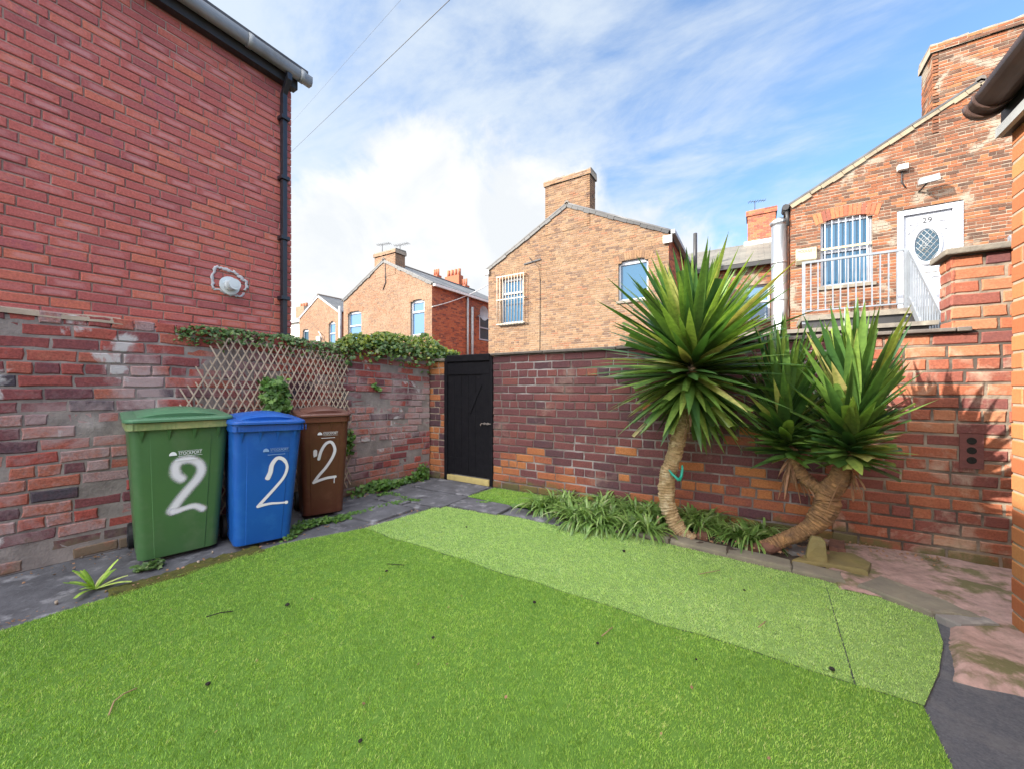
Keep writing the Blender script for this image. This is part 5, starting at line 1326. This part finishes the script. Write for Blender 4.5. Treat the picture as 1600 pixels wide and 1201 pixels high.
for i, (px, py, s) in enumerate(spots):
    p = PG(px, py - 5, .03); v = i % 4
    if meshes[v] is None:
        o = protos[v].build('strappy_plant', M['strap']); meshes[v] = o
    else:
        o = meshes[v].copy(); COL.objects.link(o)
    rg = random.Random(i); sc_ = rg.uniform(.78, 1.08) * (.8 if s == 'r' and i % 2 else 1)
    o.location = p; o.rotation_euler = (0, 0, rg.uniform(0, 6.28)); o.scale = (sc_, sc_, sc_ * rg.uniform(.62, .85))
    if s == 'r': tag(o, 'green strappy clump in the soil bed between the two yucca trunks', 'plant', 'strappy clumps between the yuccas')
    else: tag(o, 'green strappy clump in the bed between the gate and the tall yucca', 'plant', 'strappy clumps left of the tall yucca')
rg = random.Random(4)
# dandelion-like weed on the path
dn = MB(); rg = random.Random(6)
for k in range(16):
    az = rg.uniform(0, 6.28); strap(dn, (0, 0, .005), az, rg.uniform(.12, .2), .032, R(rg.uniform(15, 75)), rg.uniform(.3, 1.2), rg, rg.uniform(.4, 1), 6, .2, .5)
o = dn.build('weed', M['turf']); o.location = PG(148, 921); tag(o, 'pale green broad-leaved weed on the concrete at the left edge of the lawn', 'weed')
# short stake
sp = PG(1028, 828); mb = MB(); mb.tube([sp, sp + Vector((.005, 0, .06)), sp + Vector((0, 0, .13))], [.012, .013, .011], 8); tag(mb.build('stake', M['twig']), 'short wooden stake in the soil left of the tall yucca trunk', 'stake')

# ================================================================== kerb stones and rocks
def stone(name, label, cat, pts, h, mat, group=None, z0=-.01, jitter=.006, seed=1):
    rg = random.Random(seed); mb = MB(); n = len(pts)
    cx = sum(p[0] for p in pts) / n; cy = sum(p[1] for p in pts) / n; dense = []
    for i in range(n):
        a = pts[i]; b = pts[(i + 1) % n]
        for k in range(4): dense.append((a[0] + (b[0] - a[0]) * k / 4 + rg.uniform(-jitter, jitter), a[1] + (b[1] - a[1]) * k / 4 + rg.uniform(-jitter, jitter)))
    def rgz(s, z): return [(cx + (x - cx) * s, cy + (y - cy) * s, z + rg.uniform(-.003, .003)) for x, y in dense]
    mb.loft([rgz(1.02, z0), rgz(1.0, h * .75), rgz(.97, h)], smooth=False)
    return tag(mb.build(name, mat), label, cat, group)
ks = [(-1.46, 3.50), (-1.02, 3.47), (-.60, 3.445), (-.18, 3.40), (.22, 3.355), (.50, 3.325)]
kl = ['pale kerb stone at the left end of the row, by the strappy plants', 'pale kerb stone left of the tall yucca trunk', 'pale kerb stone in front of the tall yucca trunk', 'grey kerb stone in front of the strappy clumps between the yuccas', 'grey kerb stone beside the upright stone, ending in a crack']
for i, (a, b) in enumerate(zip(ks, ks[1:])):
    stone('kerb_stone', kl[i], 'kerb stone', [(a[0] + .004, a[1] - .03), (b[0] - .004, b[1] - .03), (b[0] - .004, b[1] + .12), (a[0] + .004, a[1] + .12)], .035 + .004 * (i % 2), M['kerb'], 'kerb stones along the soil bed', seed=i)
def gp(*pp): return [tuple(PG(*p))[:2] for p in pp]
stone('kerb_stone', 'long grey kerb stone right of the crack, beside the pink concrete', 'kerb stone', gp((1340, 921), (1455, 965), (1535, 975), (1480, 948), (1375, 907))[::1], .04, M['kerb'], 'kerb stones along the soil bed', seed=11)
stone('kerb_stone', 'triangular broken grey slab at the right end of the kerb', 'kerb stone', gp((1462, 968), (1500, 985), (1565, 985), (1540, 972)), .035, M['concrete_light'], 'kerb stones along the soil bed', seed=12)
stone('paving_stone', 'flat mossy yellow stone lying between the yucca trunk and the pink concrete', 'stone', gp((1238, 884), (1310, 893), (1358, 903), (1360, 888), (1330, 872), (1275, 868)), .05, M['kerb_green'], seed=13)
q = PG(1275, 884)
st = MB(); rg = random.Random(2)
def sr(w, d, z, dx=0): return [(q.x + dx + a * w + rg.uniform(-.005, .005), q.y + b * d + rg.uniform(-.005, .005), z) for a, b in ((-.5, -.5), (0, -.55), (.5, -.5), (.5, .5), (0, .55), (-.5, .5))]
st.loft([sr(.12, .07, -.01), sr(.115, .065, .08), sr(.10, .06, .16, .006), sr(.085, .05, .20, .006), sr(.05, .035, .215, .0)], smooth=False)
tag(bevel(st.build('upright_stone', M['kerb_green']), .006), 'small upright mossy stone standing in front of the forked yucca trunk', 'stone')
stone('rock', 'reddish rock at the wall foot behind the upright stone', 'rock', gp((1292, 868), (1320, 873), (1318, 858), (1296, 855)), .075, M['root'], seed=15, jitter=.012)
stone('rock', 'dark pinkish rock beside the base of the tall yucca', 'rock', gp((1090, 845), (1108, 846), (1106, 835), (1093, 834)), .07, M['root'], seed=16, jitter=.012)
stone('rock', 'grey stone behind the upright stone near the yucca root', 'rock', gp((1225, 866), (1262, 874), (1265, 862), (1235, 856)), .04, M['concrete_light'], seed=17, jitter=.012)

# ================================================================== debris on the lawn
def blob(p, r, sd):
    rg = random.Random(sd); mb = MB(); rings = []
    for z, s in ((0, .6), (.35, 1), (.8, .9), (1.15, .4)):
        rings.append([(p.x + r * s * math.cos(t) * rg.uniform(.8, 1.2), p.y + r * s * math.sin(t) * rg.uniform(.8, 1.2), p.z + r * z) for t in [k * .785 for k in range(8)]])
    mb.loft(rings); return mb.build('debris', M['debris_hole_dark'])
for i, (px, py, r) in enumerate(((449, 945, .012), (975, 861, .013), (729, 823, .009), (604, 892, .010), (835, 941, .010), (934, 1005, .008), (325, 1069, .010), (677, 996, .008), (563, 1158, .008), (1088, 1030, .006), (1300, 1046, .012), (1163, 922, .008))):
    tag(blob(PG(px, py, .016), r, i), 'small dark clump of dirt lying on the artificial grass', 'debris', 'dark clumps scattered on the lawn')
for i, (pts, lb) in enumerate(((((170, 1116), (178, 1095), (193, 1083), (214, 1074)), 'curved pale dry stem on the near left lawn'), (((322, 963), (345, 956), (364, 954)), 'dark curved twig on the left lawn in front of the bins'), (((940, 993), (957, 979)), 'straight pale twig in the middle of the lawn'),
                               (((1092, 896), (1125, 890)), 'pale twig near the far edge of the lawn by the yuccas'), (((1185, 979), (1196, 970)), 'short pale twig on the pale turf strip'), (((605, 880), (632, 882)), 'thin dark twig on the lawn right of the blue bin'))):
    mb = MB(); mb.tube([PG(a, b, .022) for a, b in pts], .0028, 6); tag(mb.build('twig', M['twig'] if 'dark' not in lb else M['debris_hole_dark']), lb, 'twig')
for i, (px, py, s) in enumerate(((310, 877, .014), (332, 861, .01), (127, 868, .02), (88, 940, .014), (640, 782, .01), (1446, 893, .008))):
    p = PG(px, py, .012); mb = MB(); rg = random.Random(i)
    mb.loft([[(p.x + s * a * math.cos(t) * rg.uniform(.7, 1.2), p.y + s * a * .7 * math.sin(t) * rg.uniform(.7, 1.2), p.z + z) for t in [k * 1.05 for k in range(6)]] for a, z in ((.8, -.012), (1, .002), (.7, s * .6))])
    tag(mb.build('pebble', M['mortar_cream']), 'small pale chip of mortar lying on the paving', 'pebble', 'pale chips on the paving')
# fallen leaf litter in the bed
mb = MB(); rg = random.Random(12)
for k in range(420):
    p = Vector((rg.uniform(-1.6, .5), rg.uniform(3.52, 4.1), rg.uniform(.035, .06))); ivy_leaf(mb, p, (rg.uniform(-.6, .6), rg.uniform(-.6, .6), 1), rg.uniform(.015, .035), rg, rg.random())
tag(mb.build('leaf_litter', M['yucca_dry']), kind='stuff')

# scattered leaf bits on the path, in the corners and on the turf
mb = MB(); rg = random.Random(31)
for k in range(520):
    q = rg.random()
    if q < .45: y = rg.uniform(.2, 4.0); p = Vector((-4.40 + .106 * (y + .2) + abs(rg.gauss(0, .12)) + .03, y, .012))
    elif q < .65: p = Vector((rg.uniform(.6, 1.15), 4.13 - abs(rg.gauss(0, .12)), .045))
    elif q < .8: p = Vector((rg.uniform(-3.3, .6), rg.uniform(.4, 3.2), .018))
    else: y = rg.uniform(.3, 3); p = Vector((-3.42 + .05 * y + (.3 if y > 2.3 else 0) - abs(rg.gauss(0, .06)), y, .012))
    ivy_leaf(mb, p, (rg.uniform(-.7, .7), rg.uniform(-.7, .7), 1), rg.uniform(.008, .022) * (.7 if .65 < q < .8 else 1), rg, rg.random())
tag(mb.build('leaf_litter', M['yucca_dry']), kind='stuff')
